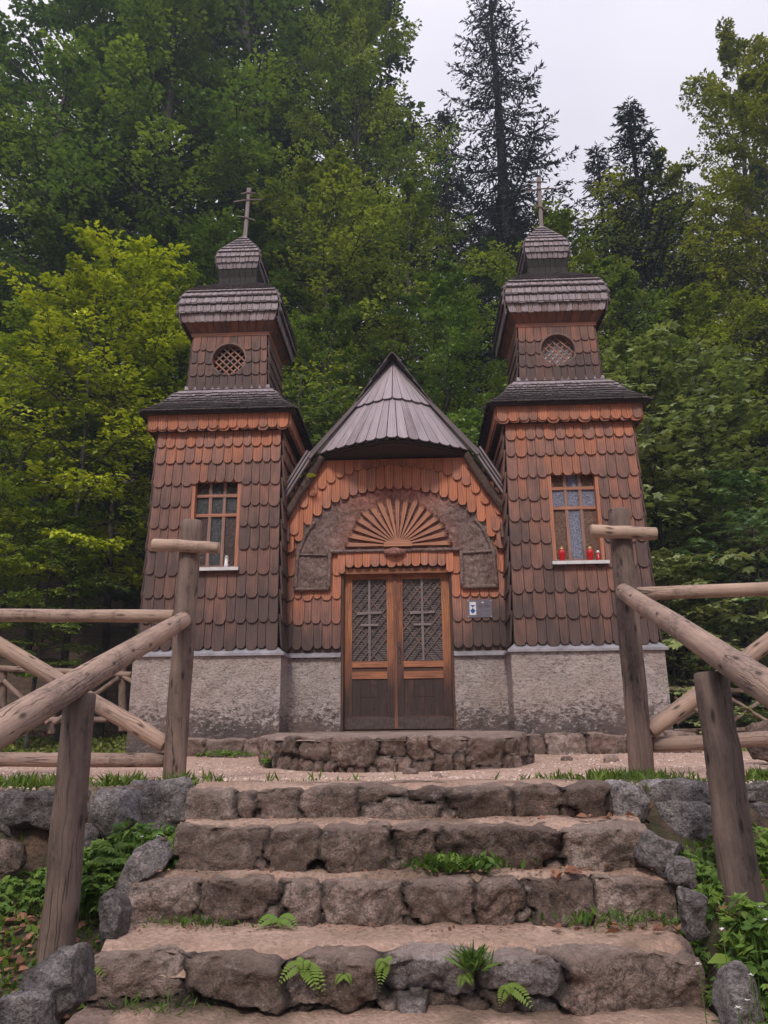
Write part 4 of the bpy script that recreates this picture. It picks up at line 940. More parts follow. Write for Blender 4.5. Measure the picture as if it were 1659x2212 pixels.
stairs = thing('stone_staircase', 'worn stone staircase of rough blocks and trodden earth climbing to the chapel terrace', 'stairs', (0, 3.3, -.8))
def tread(y0, y1, zb, zf, k):
    """trodden surface from front edge y0 (z zf) back to y1 (z zb)"""
    a, b = XLf(y0) - .02, XRf(y0) + .02; n = int((b - a) / .03); m_ = max(4, int((y1 - y0 + .04) / .03))
    X, Yv = np.meshgrid(np.linspace(a, b, n + 1), np.linspace(0, 1, m_ + 1)); X = X.ravel(); T = Yv.ravel()
    fe = y0 + .055 + .03 * fbm(np.stack([X, 0 * X, 0 * X + k], 1), 4, 3, k)
    Yw = fe + (y1 + .05 - fe) * T; Z = zf + (zb - zf) * T; Q = np.stack([X, Yw, Z], 1)
    Q[:, 2] += .009 * fbm(Q, 7, 4, k + 3) + .006 - .075 * (1 - smooth(0, .34, T)) ** 1.5 + .003 * fbm(Q, 40, 2, 1)
    mbx = MB(); gm = .9 - .55 * smooth(.75, 1, T) - .5 * smooth(.25, .5, fbm(Q, 2.6, 3, k + 8))
    mbx.add(Q, [(j * (n + 1) + i, j * (n + 1) + i + 1, (j + 1) * (n + 1) + i + 1, (j + 1) * (n + 1) + i) for j in range(m_) for i in range(n)], np.stack([np.clip(gm, .15, 1), .15 + 0 * gm, 0 * gm], 1))
    return mbx.build('step', M['ground'], stairs, True)
RISERS = [
 (Y1, .02, F1, 1703, [410, 512, 555, 662, 785, 980, 1108, 1222, 1315]),
 (Y2, e2, F2, 1788, [378, 578, 692, 846, 948, 1205, 1392]),
 (Y3, e3, F3, 1903, [285, 432, 592, 702, 888, 1020, 1135, 1275, 1455]),
 (Y4, e4, F4, 2072, [198, 395, 612, 828, 1030, 1228, 1515]),
]
backs = [Y1 + .5, Y1, Y2, Y3]; bz = [.01, F1, F2, F3]
for k, (Y, zt, zf, pxy, xs) in enumerate(RISERS):
    st_ = tread(Y, backs[k], bz[k] if k else .015, zt, k)
    H = zt - zf
    xx = [at(q, pxy, Y)[0] for q in xs]; H = zt - zf; a = xx[0] - .01; L_ = xx[-1] - xx[0] + .02; rr0 = random.Random(k * 5 + 2); z0_ = zf - .03; Hh = zt - z0_; st2 = []; mt2 = []
    for i, (xa, xb) in enumerate(zip(xx[:-1], xx[1:])):
        c, hw = (xa + xb) / 2 - a, (xb - xa) / 2
        if k == 0 and i == 4:
            for q in (-.5, .5): st2.append((c + q * hw, zt - .035, hw / 2, .045)); mt2.append(M['stone'])
            st2.append((c, z0_ + .05, hw * .9, .07)); mt2.append(M['stone'])
        elif k == 3 and i != 5:
            hz1 = Hh * rr0.uniform(.33, .42); st2.append((c, zt - hz1 + .01, hw, hz1)); mt2.append(M['greystone'] if i in (3, 4) else M['stone']); x = xa
            while x < xb - .03: w2 = rr0.uniform(.06, .17); st2.append((x + w2 / 2 - a, z0_ + (Hh - 2 * hz1) / 2, w2 / 2, max(.03, (Hh - 2 * hz1) / 2))); mt2.append(M['greystone'] if rr0.random() < .3 else M['stone']); x += w2
        else:
            st2.append((c, z0_ + Hh / 2, hw, Hh * .62)); mt2.append(M['stone'])
            if rr0.random() < .55: st2.append((c + hw * rr0.choice((-1, 1)), z0_ + rr0.uniform(.02, .06), rr0.uniform(.03, .07), rr0.uniform(.035, .06))); mt2.append(M['stone'])
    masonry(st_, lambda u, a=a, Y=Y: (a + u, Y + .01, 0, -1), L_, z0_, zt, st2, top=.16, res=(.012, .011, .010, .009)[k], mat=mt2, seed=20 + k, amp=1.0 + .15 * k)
tread(Y5, Y4, F4, e5, 9)

# ---- platform before the door
plat = thing('stone_platform', 'raised stone landing with a bulging front wall below the chapel door', 'platform', (0, 8.3, 0))
pa_, pb_ = 1.47, 1.85
def pl(th):                                  # plan outline, th 0..pi
    c, s_ = math.cos(th), math.sin(th); r = (abs(c) ** 2.8 + abs(s_) ** 2.8) ** (-1 / 2.8)
    return np.array([-.03 + pa_ * r * c, 9.25 - pb_ * r * s_])
vs = []; fs = []; av = []; nr_, nt_ = 26, 60
for i in range(nr_ + 1):
    for j in range(nt_ + 1):
        f = i / nr_; q = pl(math.pi * j / nt_); x = -.03 + (q[0] + .03) * f; y = 9.25 + (q[1] - 9.25) * f; vs.append((x, y, .258 - .022 * f * (9.25 - y) - .03 * max(0, f - .93) / .07))
fs = [(i * (nt_ + 1) + j, i * (nt_ + 1) + j + 1, (i + 1) * (nt_ + 1) + j + 1, (i + 1) * (nt_ + 1) + j) for i in range(nr_) for j in range(nt_)]
vs = np.array(vs); vs[:, 2] += .006 * fbm(vs, 6, 3, 2); tp_ = MB().add(vs, fs, (.6, .75, 0))
tp_.add([(-1.5, 9.25, .262), (1.44, 9.25, .262), (1.44, 10.6, .262), (-1.5, 10.6, .262)], [(0, 1, 2, 3)], (.6, .8, 0)); tp_.build('paving', M['stone'], plat, True)
arcs = np.array([pl(t) for t in np.linspace(math.pi * .999, .001 * math.pi, 500)]); sl = np.concatenate([[0], np.cumsum(np.linalg.norm(np.diff(arcs, axis=0), axis=1))])
def apath(u):
    x, y = np.interp(u, sl, arcs[:, 0]), np.interp(u, sl, arcs[:, 1]); x2, y2 = np.interp(u + .15, sl, arcs[:, 0]), np.interp(u + .15, sl, arcs[:, 1]); x1, y1 = np.interp(u - .15, sl, arcs[:, 0]), np.interp(u - .15, sl, arcs[:, 1])
    l = math.hypot(x2 - x1, y2 - y1); return (x, y, (y2 - y1) / l * 1.0, -(x2 - x1) / l)
rr = random.Random(77); st2 = []; u_ = 0; zlo, zhi = -.13, .225
while u_ < sl[-1]:
    w2 = rr.uniform(.18, .46); up2 = rr.uniform(.45, .85); hz1 = (zhi - zlo) / 2
    st2.append((u_ + w2 / 2, zhi - hz1 * up2, w2 / 2, hz1 * up2 * 1.05)); x = u_
    while x < u_ + w2 - .04: w3 = rr.uniform(.08, .22); st2.append((x + w3 / 2, zlo + hz1 * (1 - up2) + .01, w3 / 2, hz1 * (1 - up2) + .02)); x += w3
    u_ += w2
masonry(plat, apath, sl[-1], zlo, zhi, st2, top=.14, res=.016, seed=61, bulge=.03, amp=1.3, wob=.02, tint=(.05, .6))
cb = thing('stone_kerb', 'low mortared stone kerb along the foot of the plastered base', 'kerb', (0, 9.75, 0))
for xa, xb, sdd in ((-2.85, -1.42, 71), (1.34, 3.5, 72)):
    st2 = []; x = 0
    while x < xb - xa: w2 = rr.uniform(.22, .55); st2.append((x + w2 / 2, .06, w2 / 2, .17)); x += w2
    masonry(cb, lambda u, xa=xa: (xa + u, 9.50, 0, -1), xb - xa, -.06, .205, st2, top=.40, res=.018, seed=sdd, bulge=.035, amp=1.2, wob=.03, tint=(.1, .6))

# ---- boulders beside the stairs:  x, y, w, h in the photo -> placed at distance Y
BLD = [
 (262, 1757, 108, 80, 4.05, 3.0, 0, 'rounded purplish grey boulder in the left retaining wall', 1),
 (360, 1738, 90, 100, 4.08, 5.0, .05, 'upright squarish grey stone against the left end of the top step', 1),
 (308, 1710, 58, 48, 4.25, 3.0, 0, 'small dark stone wedged above the rounded boulder', 1),
 (110, 1738, 150, 74, 4.15, 4.0, 0, 'dark mossy stone in the wall behind the near left post', 1),
 (12, 1750, 80, 74, 4.15, 4.0, 0, 'dark stone at the left edge of the photo in the retaining wall', 1),
 (165, 1805, 80, 52, 3.98, 3.0, 0, 'low grey stone under the mossy wall stone, behind the near left post', 1),
 (10, 1842, 60, 56, 3.9, 3.0, 0, 'small pinkish stone low at the left edge of the photo', 0),
 (303, 1872, 118, 56, 3.62, 3.6, .75, 'tilted grey slab edging the steps on the left', 1),
 (241, 1968, 52, 86, 3.3, 4.0, .1, 'narrow upright grey stone edging the third step on the left', 1),
 (128, 2130, 130, 110, 2.75, 3.4, .5, 'large pale grey boulder in the lower left corner', 1),
 (52, 2192, 110, 100, 2.62, 3.0, 0, 'rough dark boulder cut by the lower left corner of the photo', 1),
 (1352, 1727, 90, 78, 4.06, 3.2, 0, 'rounded stone at the right end of the top step', 1),
 (1466, 1706, 138, 42, 4.15, 5.0, 0, 'thin flat slab on top of the right retaining wall', 1),
 (1480, 1768, 150, 74, 4.10, 4.2, 0, 'bulky blue grey stone under the flat slab on the right', 1),
 (1612, 1708, 100, 36, 4.2, 4.0, 0, 'flat dark stone right of the near right post, uppermost', 1),
 (1628, 1742, 84, 32, 4.18, 4.0, 0, 'flat grey stone right of the near right post, second down', 1),
 (1632, 1778, 80, 32, 4.16, 4.0, 0, 'flat stone right of the near right post, third down', 1),
 (1428, 1838, 84, 66, 3.62, 3.2, -.5, 'light grey stone edging the second step on the right', 1),
 (1478, 1878, 54, 50, 3.5, 3.0, -.4, 'small grey stone just below the light edging stone on the right', 1),
 (1500, 1965, 46, 96, 3.15, 4.0, .1, 'tall jagged stone edging the third step on the right', 1),
 (1598, 2150, 84, 105, 2.72, 3.2, .2, 'grey boulder under the plants in the lower right corner', 1),
 (1645, 1600, 50, 70, 6.8, 3.0, 0, 'pale rock on the gravel beyond the right fence', 0),
]
for i, (x, y, wpx, hpx, Y, pw, tl, lab, gm) in enumerate(BLD):
    c = at(x, y, Y); k = Y / 1660 * 1.02; wv, hv = wpx * k * .93, hpx * k * .93
    tag(stone('boulder', (c[0], c[1] + min(wv, hv) * .2, c[2] - .012), (wv * 1.06, min(wv, .30) if wv < .35 else .3, hv * 1.06), 300 + i, M['greystone'] if gm else M['stone'], power=pw + 2, tilt=tl, n=26, amp=.14, fine=.6), lab, 'boulder')
# loose stones at the platform foot
for i, (x, y, s_) in enumerate(((945, 1560 + 107, 22), (885, 1655, 34), (1095, 1640, 30), (1225, 1640, 26), (783, 1668, 14), (355, 1812, 12), (1320, 1644, 34), (395, 1770, 12))):
    D = min(dist(y, -.02), 9.3); c = at(x, y, D); k = D / 1660
    tag(stone('loose_stone', (c[0], c[1], float(gz(c[0], c[1])) + .012 if y < 1700 else c[2]), (s_ * k, s_ * k * .8, s_ * k * .6), 50 + i, power=2.6, n=8, tint=.3), 'small loose stone lying on the gravel or steps', 'stone', 'loose stones lying about')

# ================================================================== LOG FENCES
def log(mb, p, q, r0, r1=None, seg=18, va=None, seed=0, wob=.004, n=26):
    r1 = r1 or r0; t = np.linspace(0, 1, n)[:, None]; p, q = np.asarray(p, float), np.asarray(q, float); pts = p + (q - p) * t
    pts = pts + wob * np.stack([vnoise(np.stack([t[:, 0] * 6 + seed, 0 * t[:, 0] + i, 0 * t[:, 0]], 1), seed + i) for i in range(3)], 1)
    rd_ = (r0 + (r1 - r0) * t[:, 0]) * (1 + .025 * vnoise(np.stack([t[:, 0] * 9, 0 * t[:, 0], 0 * t[:, 0] + seed], 1), seed)); 
    d = (q - p) / np.linalg.norm(q - p); e = .006
    pts = np.vstack([pts[0] - d * .0, pts[0] + d * e, pts[1:-1], pts[-1] - d * e, pts[-1]]); rd_ = np.concatenate([[rd_[0] * .93, rd_[0]], rd_[1:-1], [rd_[-1], rd_[-1] * .93]])
    return mb.tube(pts, rd_, seg, va or (random.Random(seed).random(), .3, 0), rough=.03, seed=seed)
def piece(name, par, p, q, r, r1=None, seed=0, age=.3, dark=0):
    return log(MB(), p, q, r, r1, seed=seed, va=(random.Random(seed * 3 + 1).random(), age, dark)).build(name, M['logwood'], par, True)
lf_ = thing('log_fence', 'round log railing left of the stairs with a crossbar topped post', 'fence', tuple(at(378, 1670, 5.4)))
f1, t1 = at(377, 1672, 5.4), at(414, 1126, 5.4); f1[2] -= .15
piece('post', lf_, f1, t1, .078, .074, 1, .75)
piece('crossbar', lf_, at(330, 1177, 5.31), at(472, 1183, 5.31), .045, .043, 2, .12)
piece('rail', lf_, at(376, 1331, 5.47), at(-330, 1328, 5.5), .046, .05, 3, .22)
piece('rail', lf_, at(356, 1641, 5.46), at(-330, 1640, 5.5), .048, .05, 4, .4)
piece('brace', lf_, at(357, 1607, 5.42), at(-75, 1350, 5.45), .055, .055, 5, .25)
piece('brace', lf_, at(372, 1362, 5.55), at(-75, 1625, 5.55), .05, .05, 6, .4)
piece('post', lf_, at(-85, 1672, 5.5), at(-85, 1290, 5.5), .08, .075, 7, .55)
A_, B_ = at(393, 1340, 5.30), at(170, 1474, 3.42); B2 = A_ + (B_ - A_) * 1.95
piece('handrail', lf_, A_ + (A_ - B_) * .012, B2, .058, .062, 8, .33)
p2t = at(174, 1500, 3.44); p2b = at(120, 2075, 3.4); p2b[2] -= .12; piece('post', lf_, p2b, p2t, .073, .066, 9, .82)
rf_ = thing('log_fence', 'round log railing right of the stairs with a crossbar topped post', 'fence', tuple(at(1383, 1645, 5.4)))
f1, t1 = at(1385, 1648, 5.4), at(1336, 1102, 5.4); f1[2] -= .15
piece('post', rf_, f1, t1, .080, .076, 11, .8)
piece('crossbar', rf_, at(1276, 1147, 5.30), at(1418, 1153, 5.30), .046, .045, 12, .15)
piece('rail', rf_, at(1368, 1283, 5.46), at(1900, 1262, 5.4), .046, .05, 13, .2)
piece('rail', rf_, at(1408, 1608, 5.46), at(1900, 1584, 5.4), .050, .052, 14, .42)
piece('brace', rf_, at(1403, 1580, 5.40), at(1800, 1282, 5.35), .056, .056, 15, .3)
piece('brace', rf_, at(1385, 1300, 5.56), at(1840, 1585, 5.5), .048, .048, 16, .45)
piece('post', rf_, at(1860, 1665, 5.4), at(1850, 1230, 5.4), .08, .075, 17, .55)
A_, B_ = at(1349, 1279, 5.29), at(1541, 1407, 3.36); B2 = A_ + (B_ - A_) * 1.9
piece('handrail', rf_, A_ + (A_ - B_) * .012, B2, .058, .060, 18, .38)
p2t = at(1536, 1455, 3.34); p2b = at(1602, 1945, 3.28); p2b[2] -= .12; piece('post', rf_, p2b, p2t, .078, .066, 19, .88)
# far fences beside the chapel
def far(lab, Y, segs, posts, r):
    o = thing('rustic_fence', lab, 'fence', tuple(at(*posts[0][:2], Y)), 'thin fences beyond the terrace')
    for i, (x0, y0, x1, y1, nm) in enumerate(segs): piece(nm, o, at(x0, y0, Y), at(x1, y1, Y - .05 * (nm == 'brace') + .03 * (i % 2)), r * (.8 if nm == 'brace' else 1), None, 30 + i, .5)
    for i, (x, y0, y1) in enumerate(posts): piece('post', o, at(x, y0, Y + .06), at(x, y1, Y + .06), r * 1.35, None, 50 + i, .7)
far('thin pole fence with crossed braces left of the chapel', 10.6, [(-160, 1436, 284, 1457, 'rail'), (-160, 1560, 232, 1554, 'rail'), (8, 1470, 104, 1562, 'brace'), (116, 1562, 258, 1464, 'brace'), (120, 1470, 250, 1545, 'brace'), (-140, 1560, 4, 1470, 'brace'), (266, 1460, 330, 1500, 'brace')], [(6, 1575, 1448), (112, 1585, 1445), (265, 1580, 1430), (-150, 1590, 1430)], .04)
far('thin pole fence with crossed braces right of the chapel', 11.0, [(1445, 1487, 1760, 1496, 'rail'), (1455, 1580, 1760, 1571, 'rail'), (1455, 1506, 1560, 1570, 'brace'), (1461, 1563, 1560, 1498, 'brace'), (1570, 1503, 1660, 1560, 'brace'), (1572, 1565, 1660, 1502, 'brace')], [(1566, 1600, 1480), (1668, 1600, 1485)], .032)
#PART4
# ================================================================== TREES
def make_tree(seed, H, r0, c0, R, nl, ntw, nlv, lsize, shape='oval', asp=.62, up=.75, droop=.25, flat=.35, wood='trunk', lmat='leaf', lean=0.0, twl=.30, topr=.75):
    r = np.random.default_rng(seed); mb = MB()
    n = 14; hz = np.linspace(0, 1, n); wob = np.cumsum(r.normal(0, .012 * H / 3, (n, 2)), 0) * hz[:, None] ** .5
    tr = np.stack([wob[:, 0] + lean * H * hz ** 1.5, wob[:, 1], hz * H * .97 - .35], 1)
    mb.tube(tr, r0 * (1 - .93 * hz) ** .8 + .004, 9, rough=.08, seed=seed)
    T0, TD, TL, TS = [], [], [], []
    for i in range(nl):
        t = c0 + (1 - c0) * ((i + .5) / nl) ** .95; u = (t - c0) / (1 - c0)
        ln = R * max(.12, (math.sin(math.pi * (u * .80 + .16)) ** topr)) * r.uniform(.7, 1.15)
        az = i * 2.399 + r.uniform(-.5, .5); el = rad(18 + 50 * u ** 1.3) * up + r.uniform(-.12, .12)
        base = np.array([np.interp(t, hz, tr[:, k]) for k in range(3)]); m_ = 7; s = np.linspace(0, 1, m_)
        dv = np.array([math.cos(az), math.sin(az), 0]); sdv = np.array([-dv[1], dv[0], 0]); bend = r.normal(0, .12)
        pts = base + ln * (np.outer(s, dv) * math.cos(el) + np.outer(s ** 2 * bend, sdv) + np.outer(s * math.sin(el) - droop * s ** 2.2 * .6 , [0, 0, 1]))
        pts[1:] += r.normal(0, .02 * ln, (m_ - 1, 3))
        br = max(.008, r0 * (1 - t) ** .7 * .42)
        mb.tube(pts, br * (1 - .85 * s) + .003, 5, cap=False, seed=seed + i)
        q = s[None].repeat(1, 0)
        for k in range(ntw):
            ss_ = .22 + .78 * (k + r.random()) / ntw; b = np.array([np.interp(ss_, s, pts[:, j]) for j in range(3)]); d = pts[min(m_ - 1, int(ss_ * (m_ - 1)) + 1)] - pts[int(ss_ * (m_ - 1)) if ss_ < .99 else m_ - 2]
            d /= np.linalg.norm(d); a = (1 if k % 2 else -1) * r.uniform(.35, 1.25) * (1 - .5 * ss_); ca, sa = math.cos(a), math.sin(a)
            td = np.array([d[0] * ca - d[1] * sa, d[0] * sa + d[1] * ca, d[2] * .45 + r.normal(.03, .16)]); td /= np.linalg.norm(td)
            L_ = ln * twl * r.uniform(.6, 1.3) * (1.15 - .45 * ss_) + .18
            T0.append(b); TD.append(td); TL.append(L_); TS.append(np.clip(r.normal(.5, .38), 0, 1))
            if L_ > .5: mb.tube([b, b + td * L_ * .5 + [0, 0, .02 * L_], b + td * L_ * .95 - [0, 0, .05 * L_]], [.008 + .004 * L_, .006, .003], 3, cap=False, seed=k)
    T0, TD, TL, TS = map(np.array, (T0, TD, TL, TS)); nt_ = len(T0); N_ = nt_ * nlv
    idx = np.repeat(np.arange(nt_), nlv); s = r.random(N_) ** .8; L_ = TL[idx]; d = TD[idx]
    sd_ = np.stack([-d[:, 1], d[:, 0], 0 * s], 1); sd_ = unit(sd_); sg = np.where(r.random(N_) < .5, 1, -1)
    lat = sg * r.random(N_) * (.42 * L_) * (1.1 - .75 * s)
    P = T0[idx] + d * (s * L_)[:, None] + sd_ * lat[:, None]; P[:, 2] += -droop * .35 * (s ** 2) * L_ - np.abs(lat) * .18 + r.normal(0, .018, N_) * np.maximum(.5, L_)
    D = d * .8 + sd_ * (sg * .75)[:, None] + r.normal(0, .35, (N_, 3)); D[:, 2] -= .25
    Nn = np.zeros((N_, 3)); Nn[:, 2] = 1; Nn += r.normal(0, flat, (N_, 3)); sz = lsize * r.uniform(.65, 1.2, N_)
    rn = np.clip(.65 * TS[idx] + .35 * r.random(N_), 0, 1)
    V, F, A = leaf_geo(P, D, Nn, sz, asp, rn, shape)
    return mb, V, F, A, M[wood], M[lmat]
def make_spruce(seed, H, r0, h0, k_len, dens=60, nee=.13, wh=.42):
    r = np.random.default_rng(seed); mb = MB(); z = np.linspace(0, H, 16); tr = np.stack([.04 * np.sin(z * .5), .03 * np.cos(z * .4), z - .3], 1)
    mb.tube(tr, r0 * (1 - z / H) ** .9 + .012, 9, rough=.05, seed=seed); Ps, Ds, Ns, Ss, Rs = [], [], [], [], []
    h = h0
    while h < H - .25:
        nb_ = r.integers(4, 7); a0 = r.random() * 6.28; base_l = k_len * (H - h) + .06
        for b in range(nb_):
            az = a0 + b * 6.283 / nb_ + r.uniform(-.3, .3); ln = base_l * r.uniform(.7, 1.15); u = (H - h) / H
            el = .55 - 1.0 * min(1, (H - h) / 7) + r.normal(0, .06); s = np.linspace(0, 1, 8)
            dv = np.array([math.cos(az), math.sin(az), 0]); zz_ = s * math.sin(el) * .75 + .30 * s ** 2.6 - .10 * np.sin(s * 3.14)
            pts = np.array([0, 0, h + r.uniform(-.1, .1)]) + ln * (np.outer(s, dv) + np.outer(zz_, [0, 0, 1]))
            mb.tube(pts, (.006 + .010 * ln) * (1 - .85 * s) + .003, 4, cap=False, seed=b)
            sd_ = np.array([-dv[1], dv[0], 0]); m_ = max(6, int(ln / .10))
            for j in range(m_):            # side shoots
                t = .08 + .92 * (j + r.random()) / m_; p = np.array([np.interp(t, s, pts[:, q]) for q in range(3)]); sg = 1 if j % 2 else -1
                sl_ = min(.62, .42 * ln) * (1.05 - t) * r.uniform(.7, 1.3) + .10; d = dv * .75 + sd_ * sg * .8; d[2] = r.uniform(-.75, -.15); d /= np.linalg.norm(d)
                k = max(5, int(dens * sl_ * .45)); tt = r.random(k); Ps.append(p + d * (tt * sl_)[:, None]); dd = d + r.normal(0, .45, (k, 3)); Ds.append(dd); Ns.append(r.normal(0, 1, (k, 3))); Ss.append(nee * r.uniform(.6, 1.2, k)); Rs.append(np.full(k, r.random()))
            k = int(dens * ln * .5) + 6; tt = r.random(k); Q = np.stack([np.interp(tt, s, pts[:, q]) for q in range(3)], 1); Ps.append(Q); Ds.append(dv + r.normal(0, .55, (k, 3)) + [0, 0, .1]); Ns.append(r.normal(0, 1, (k, 3))); Ss.append(nee * r.uniform(.6, 1.1, k)); Rs.append(np.full(k, .8))
        h += wh * r.uniform(.7, 1.25) * (.45 + .55 * min(1, (H - h) / 6))
    k = 26; Ps.append(np.stack([0 * np.arange(k), 0 * np.arange(k), H - .9 * r.random(k)], 1)); Ds.append(r.normal(0, .3, (k, 3)) + [0, 0, .9]); Ns.append(r.normal(0, 1, (k, 3))); Ss.append(np.full(k, nee * .55)); Rs.append(r.random(k))
    V, F, A = leaf_geo(np.vstack(Ps), np.vstack(Ds), np.vstack(Ns), np.concatenate(Ss), .30, np.concatenate(Rs), 'oval', .02)
    return mb, V, F, A, M['darktrunk'], M['needle']
PROTO = {}
SPEC = {
 'tall':  lambda: make_tree(101, 20, .26, .16, 4.6, 54, 12, 54, .145, asp=.66, up=.95, droop=.30, flat=.28),
 'tallb': lambda: make_tree(202, 20, .24, .22, 4.2, 52, 12, 54, .145, asp=.66, up=1.05, droop=.22, lean=.05, flat=.28),
 'young': lambda: make_tree(303, 9, .07, .30, 2.3, 38, 8, 34, .110, asp=.62, up=.75, droop=.25, flat=.26, lean=.02),
 'mid':   lambda: make_tree(404, 13, .15, .12, 3.6, 48, 10, 50, .125, asp=.64, up=.85, droop=.30, flat=.26),
 'maple': lambda: make_tree(505, 8, .06, .06, 2.6, 44, 9, 12, .145, 'maple', up=.8, droop=.45, flat=.28, lmat='mleaf'),
 'spruce': lambda: make_spruce(606, 24, .30, 2.0, .215, 58, .16, .58),
 'spruceb': lambda: make_spruce(707, 15, .16, 1.0, .215, 62, .12, .46),
 'twiggy': lambda: make_tree(808, 7, .045, .22, 2.0, 26, 8, 9, .085, up=.7, droop=.2, flat=.5, twl=.4),
}
HS = {'tall': 20, 'tallb': 20, 'young': 9, 'mid': 13, 'maple': 8, 'spruce': 24, 'spruceb': 15, 'twiggy': 7}
def tree(kind, px, Y, top, label, col=(1, 1, 1), group=None, rz=None, name=None, wid=1.0, cat='tree'):
    """px: photo column of the trunk, Y: real distance, top: photo row its tip reaches"""
    c = at(px, 1500, Y); c = at(px, top + .55 * (1500 - top), Y); x = c[0]; g0 = float(gz(x, Y)); ztop = at(px, top, Y)[2]; h = ztop - g0
    first = kind not in PROTO
    if first:
        mb, V, F, A, wm, lm = SPEC[kind](); root = bpy.data.objects.new('t', None); COL.objects.link(root)
        tk = mb.build('trunk', wm, root, True); cr = fast_mesh('crown', V, F, A, lm, root); PROTO[kind] = (tk, cr); kids = (tk, cr)
    else:
        root = bpy.data.objects.new('t', None); COL.objects.link(root); kids = []
        for o in PROTO[kind]: k = o.copy(); COL.objects.link(k); k.parent = root; kids.append(k)
    s = h / HS[kind]; root.location = (x, Y, g0); root.scale = (s * wid, s * wid, s); root.rotation_euler = (0, 0, rz if rz is not None else rng.uniform(0, 6.28))
    root.name = name or {'tall': 'beech_tree', 'tallb': 'beech_tree', 'young': 'young_hornbeam', 'mid': 'broadleaf_tree', 'maple': 'maple_sapling', 'spruce': 'spruce_tree', 'spruceb': 'spruce_tree', 'twiggy': 'sapling'}[kind]
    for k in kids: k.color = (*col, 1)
    tag(root, label, cat, group); return root
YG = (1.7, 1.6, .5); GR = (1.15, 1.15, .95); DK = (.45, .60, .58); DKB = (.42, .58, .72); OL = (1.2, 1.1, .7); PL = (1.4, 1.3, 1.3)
# the young trees left of the chapel
tree('young', 262, 13.2, 505, 'bright yellow green young hornbeam left of the chapel, its bare stem nearest the tower', YG, rz=.4, wid=1.0)
tree('young', 175, 12.6, 560, 'bright yellow green young hornbeam on a crooked stem further left, above the log rail', YG, rz=2.2, wid=.95)
tree('young', 20, 13.0, 660, 'leafy young hornbeam whose branches enter from the left edge', (1.15, 1.25, .6), rz=4.0, wid=.9)
tree('young', 90, 11.8, 1080, 'low dim green hornbeam under the bright ones behind the left fence', (.75, .9, .7), rz=5.0, wid=1.25)
tree('young', -20, 11.6, 1010, 'low leafy hornbeam at the left edge above the log rail', (.9, 1.0, .6), rz=1.0, wid=1.2)
tree('young', 345, 14.5, 560, 'young hornbeam close behind the left tower', (1.25, 1.28, .6), rz=3.1, wid=.8)
# tall trees at the left and centre
tree('tall', 330, 21, -60, 'tall beech with dark leaning limbs filling the upper left of the photo', (.95, 1.12, .9), rz=.3, wid=1.0)
tree('tallb', 60, 20, -160, 'tall dark beech in the top left corner', (.62, .85, .8), rz=1.7)
tree('tallb', 560, 24, -320, 'very tall beech behind the left tower cross', (.62, .82, .75), rz=2.4)
tree('tall', 765, 22, -70, 'tall light green beech at the left edge of the sky opening', (1.15, 1.2, .95), rz=3.9, wid=.66)
tree('mid', 690, 18.5, 330, 'broad light green beech between the two towers', (1.25, 1.2, .9), rz=5.3, wid=.95)
tree('mid', 905, 19.5, 395, 'light green tree left of the right tower cross', (1.1, 1.15, .95), rz=.9, wid=.8)
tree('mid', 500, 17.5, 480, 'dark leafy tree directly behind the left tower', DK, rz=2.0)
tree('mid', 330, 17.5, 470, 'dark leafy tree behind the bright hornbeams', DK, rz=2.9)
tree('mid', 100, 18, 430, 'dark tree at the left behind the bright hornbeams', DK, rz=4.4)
tree('mid', 720, 15.8, 640, 'dim green tree rising behind the porch gable at its left', (.85, 1.0, .7), rz=1.2, wid=.8)
tree('mid', 960, 16.2, 560, 'dim green tree rising behind the porch gable at its right', (.72, .95, .78), rz=4.9, wid=.8)
tree('twiggy', 662, 13.6, 740, 'thin sapling with bare pale twigs beside the left tower', (1.2, 1.1, .8), rz=.5, wid=1.3)
tree('maple', 1010, 14.6, 880, 'leafy maple sapling between the porch gable and the right tower', (1.1, 1.25, .8), rz=2.5)
tree('maple', 620, 14.8, 800, 'leafy maple sapling between the left tower and the porch gable', (1.0, 1.1, .8), rz=5.5)
# conifers against the sky
tree('spruce', 1108, 25, -110, 'tallest dark spruce standing against the white sky', (1, 1, 1.15), rz=.2, wid=1.2)
tree('spruceb', 985, 25, 225, 'shorter dark spruce tucked left of the tall one', (1, 1, 1.15), rz=1.2, wid=1.1)
tree('spruceb', 1440, 19, 205, 'slim spruce with a bare pointed tip right of the right tower', (1, 1.15, 1.2), rz=2.1, wid=1.45)
tree('spruceb', 1352, 21, 305, 'small crooked spruce just left of the slim spruce', (1, 1.1, 1.2), rz=4.1, wid=1.3)
# right side
tree('mid', 1240, 16.5, 440, 'pale green tree directly behind the right tower', (1.1, 1.15, .95), rz=.4, wid=.85)
tree('mid', 1345, 17, 560, 'dim green tree right of the right tower roof', (.8, .95, .9), rz=3.4, wid=.85)
tree('mid', 1490, 19.5, 330, 'olive green tree right of the slim spruce', OL, rz=1.0, wid=.8)
tree('tallb', 1640, 20, 70, 'tall olive beech at the right edge reaching highest there', OL, rz=5.9, wid=.72)
tree('tall', 1760, 17, 150, 'beech just outside the right edge, its branches reaching in', OL, rz=2.2, wid=.85)
tree('mid', 1560, 16, 620, 'yellowish tree at the right edge below the tall beech', (1.15, 1.15, .75), rz=2.7, wid=.95)
tree('maple', 1330, 13.2, 780, 'maple sapling with pale drooping leaves beside the right tower', PL, rz=.8, wid=.9)
tree('maple', 1440, 12.6, 690, 'tall maple sapling right of the right tower', (1.25, 1.2, 1.15), rz=2.9, wid=1.0)
tree('maple', 1580, 13.4, 760, 'maple sapling near the right edge at mid height', (1.1, 1.1, 1.05), rz=4.2, wid=1.1)
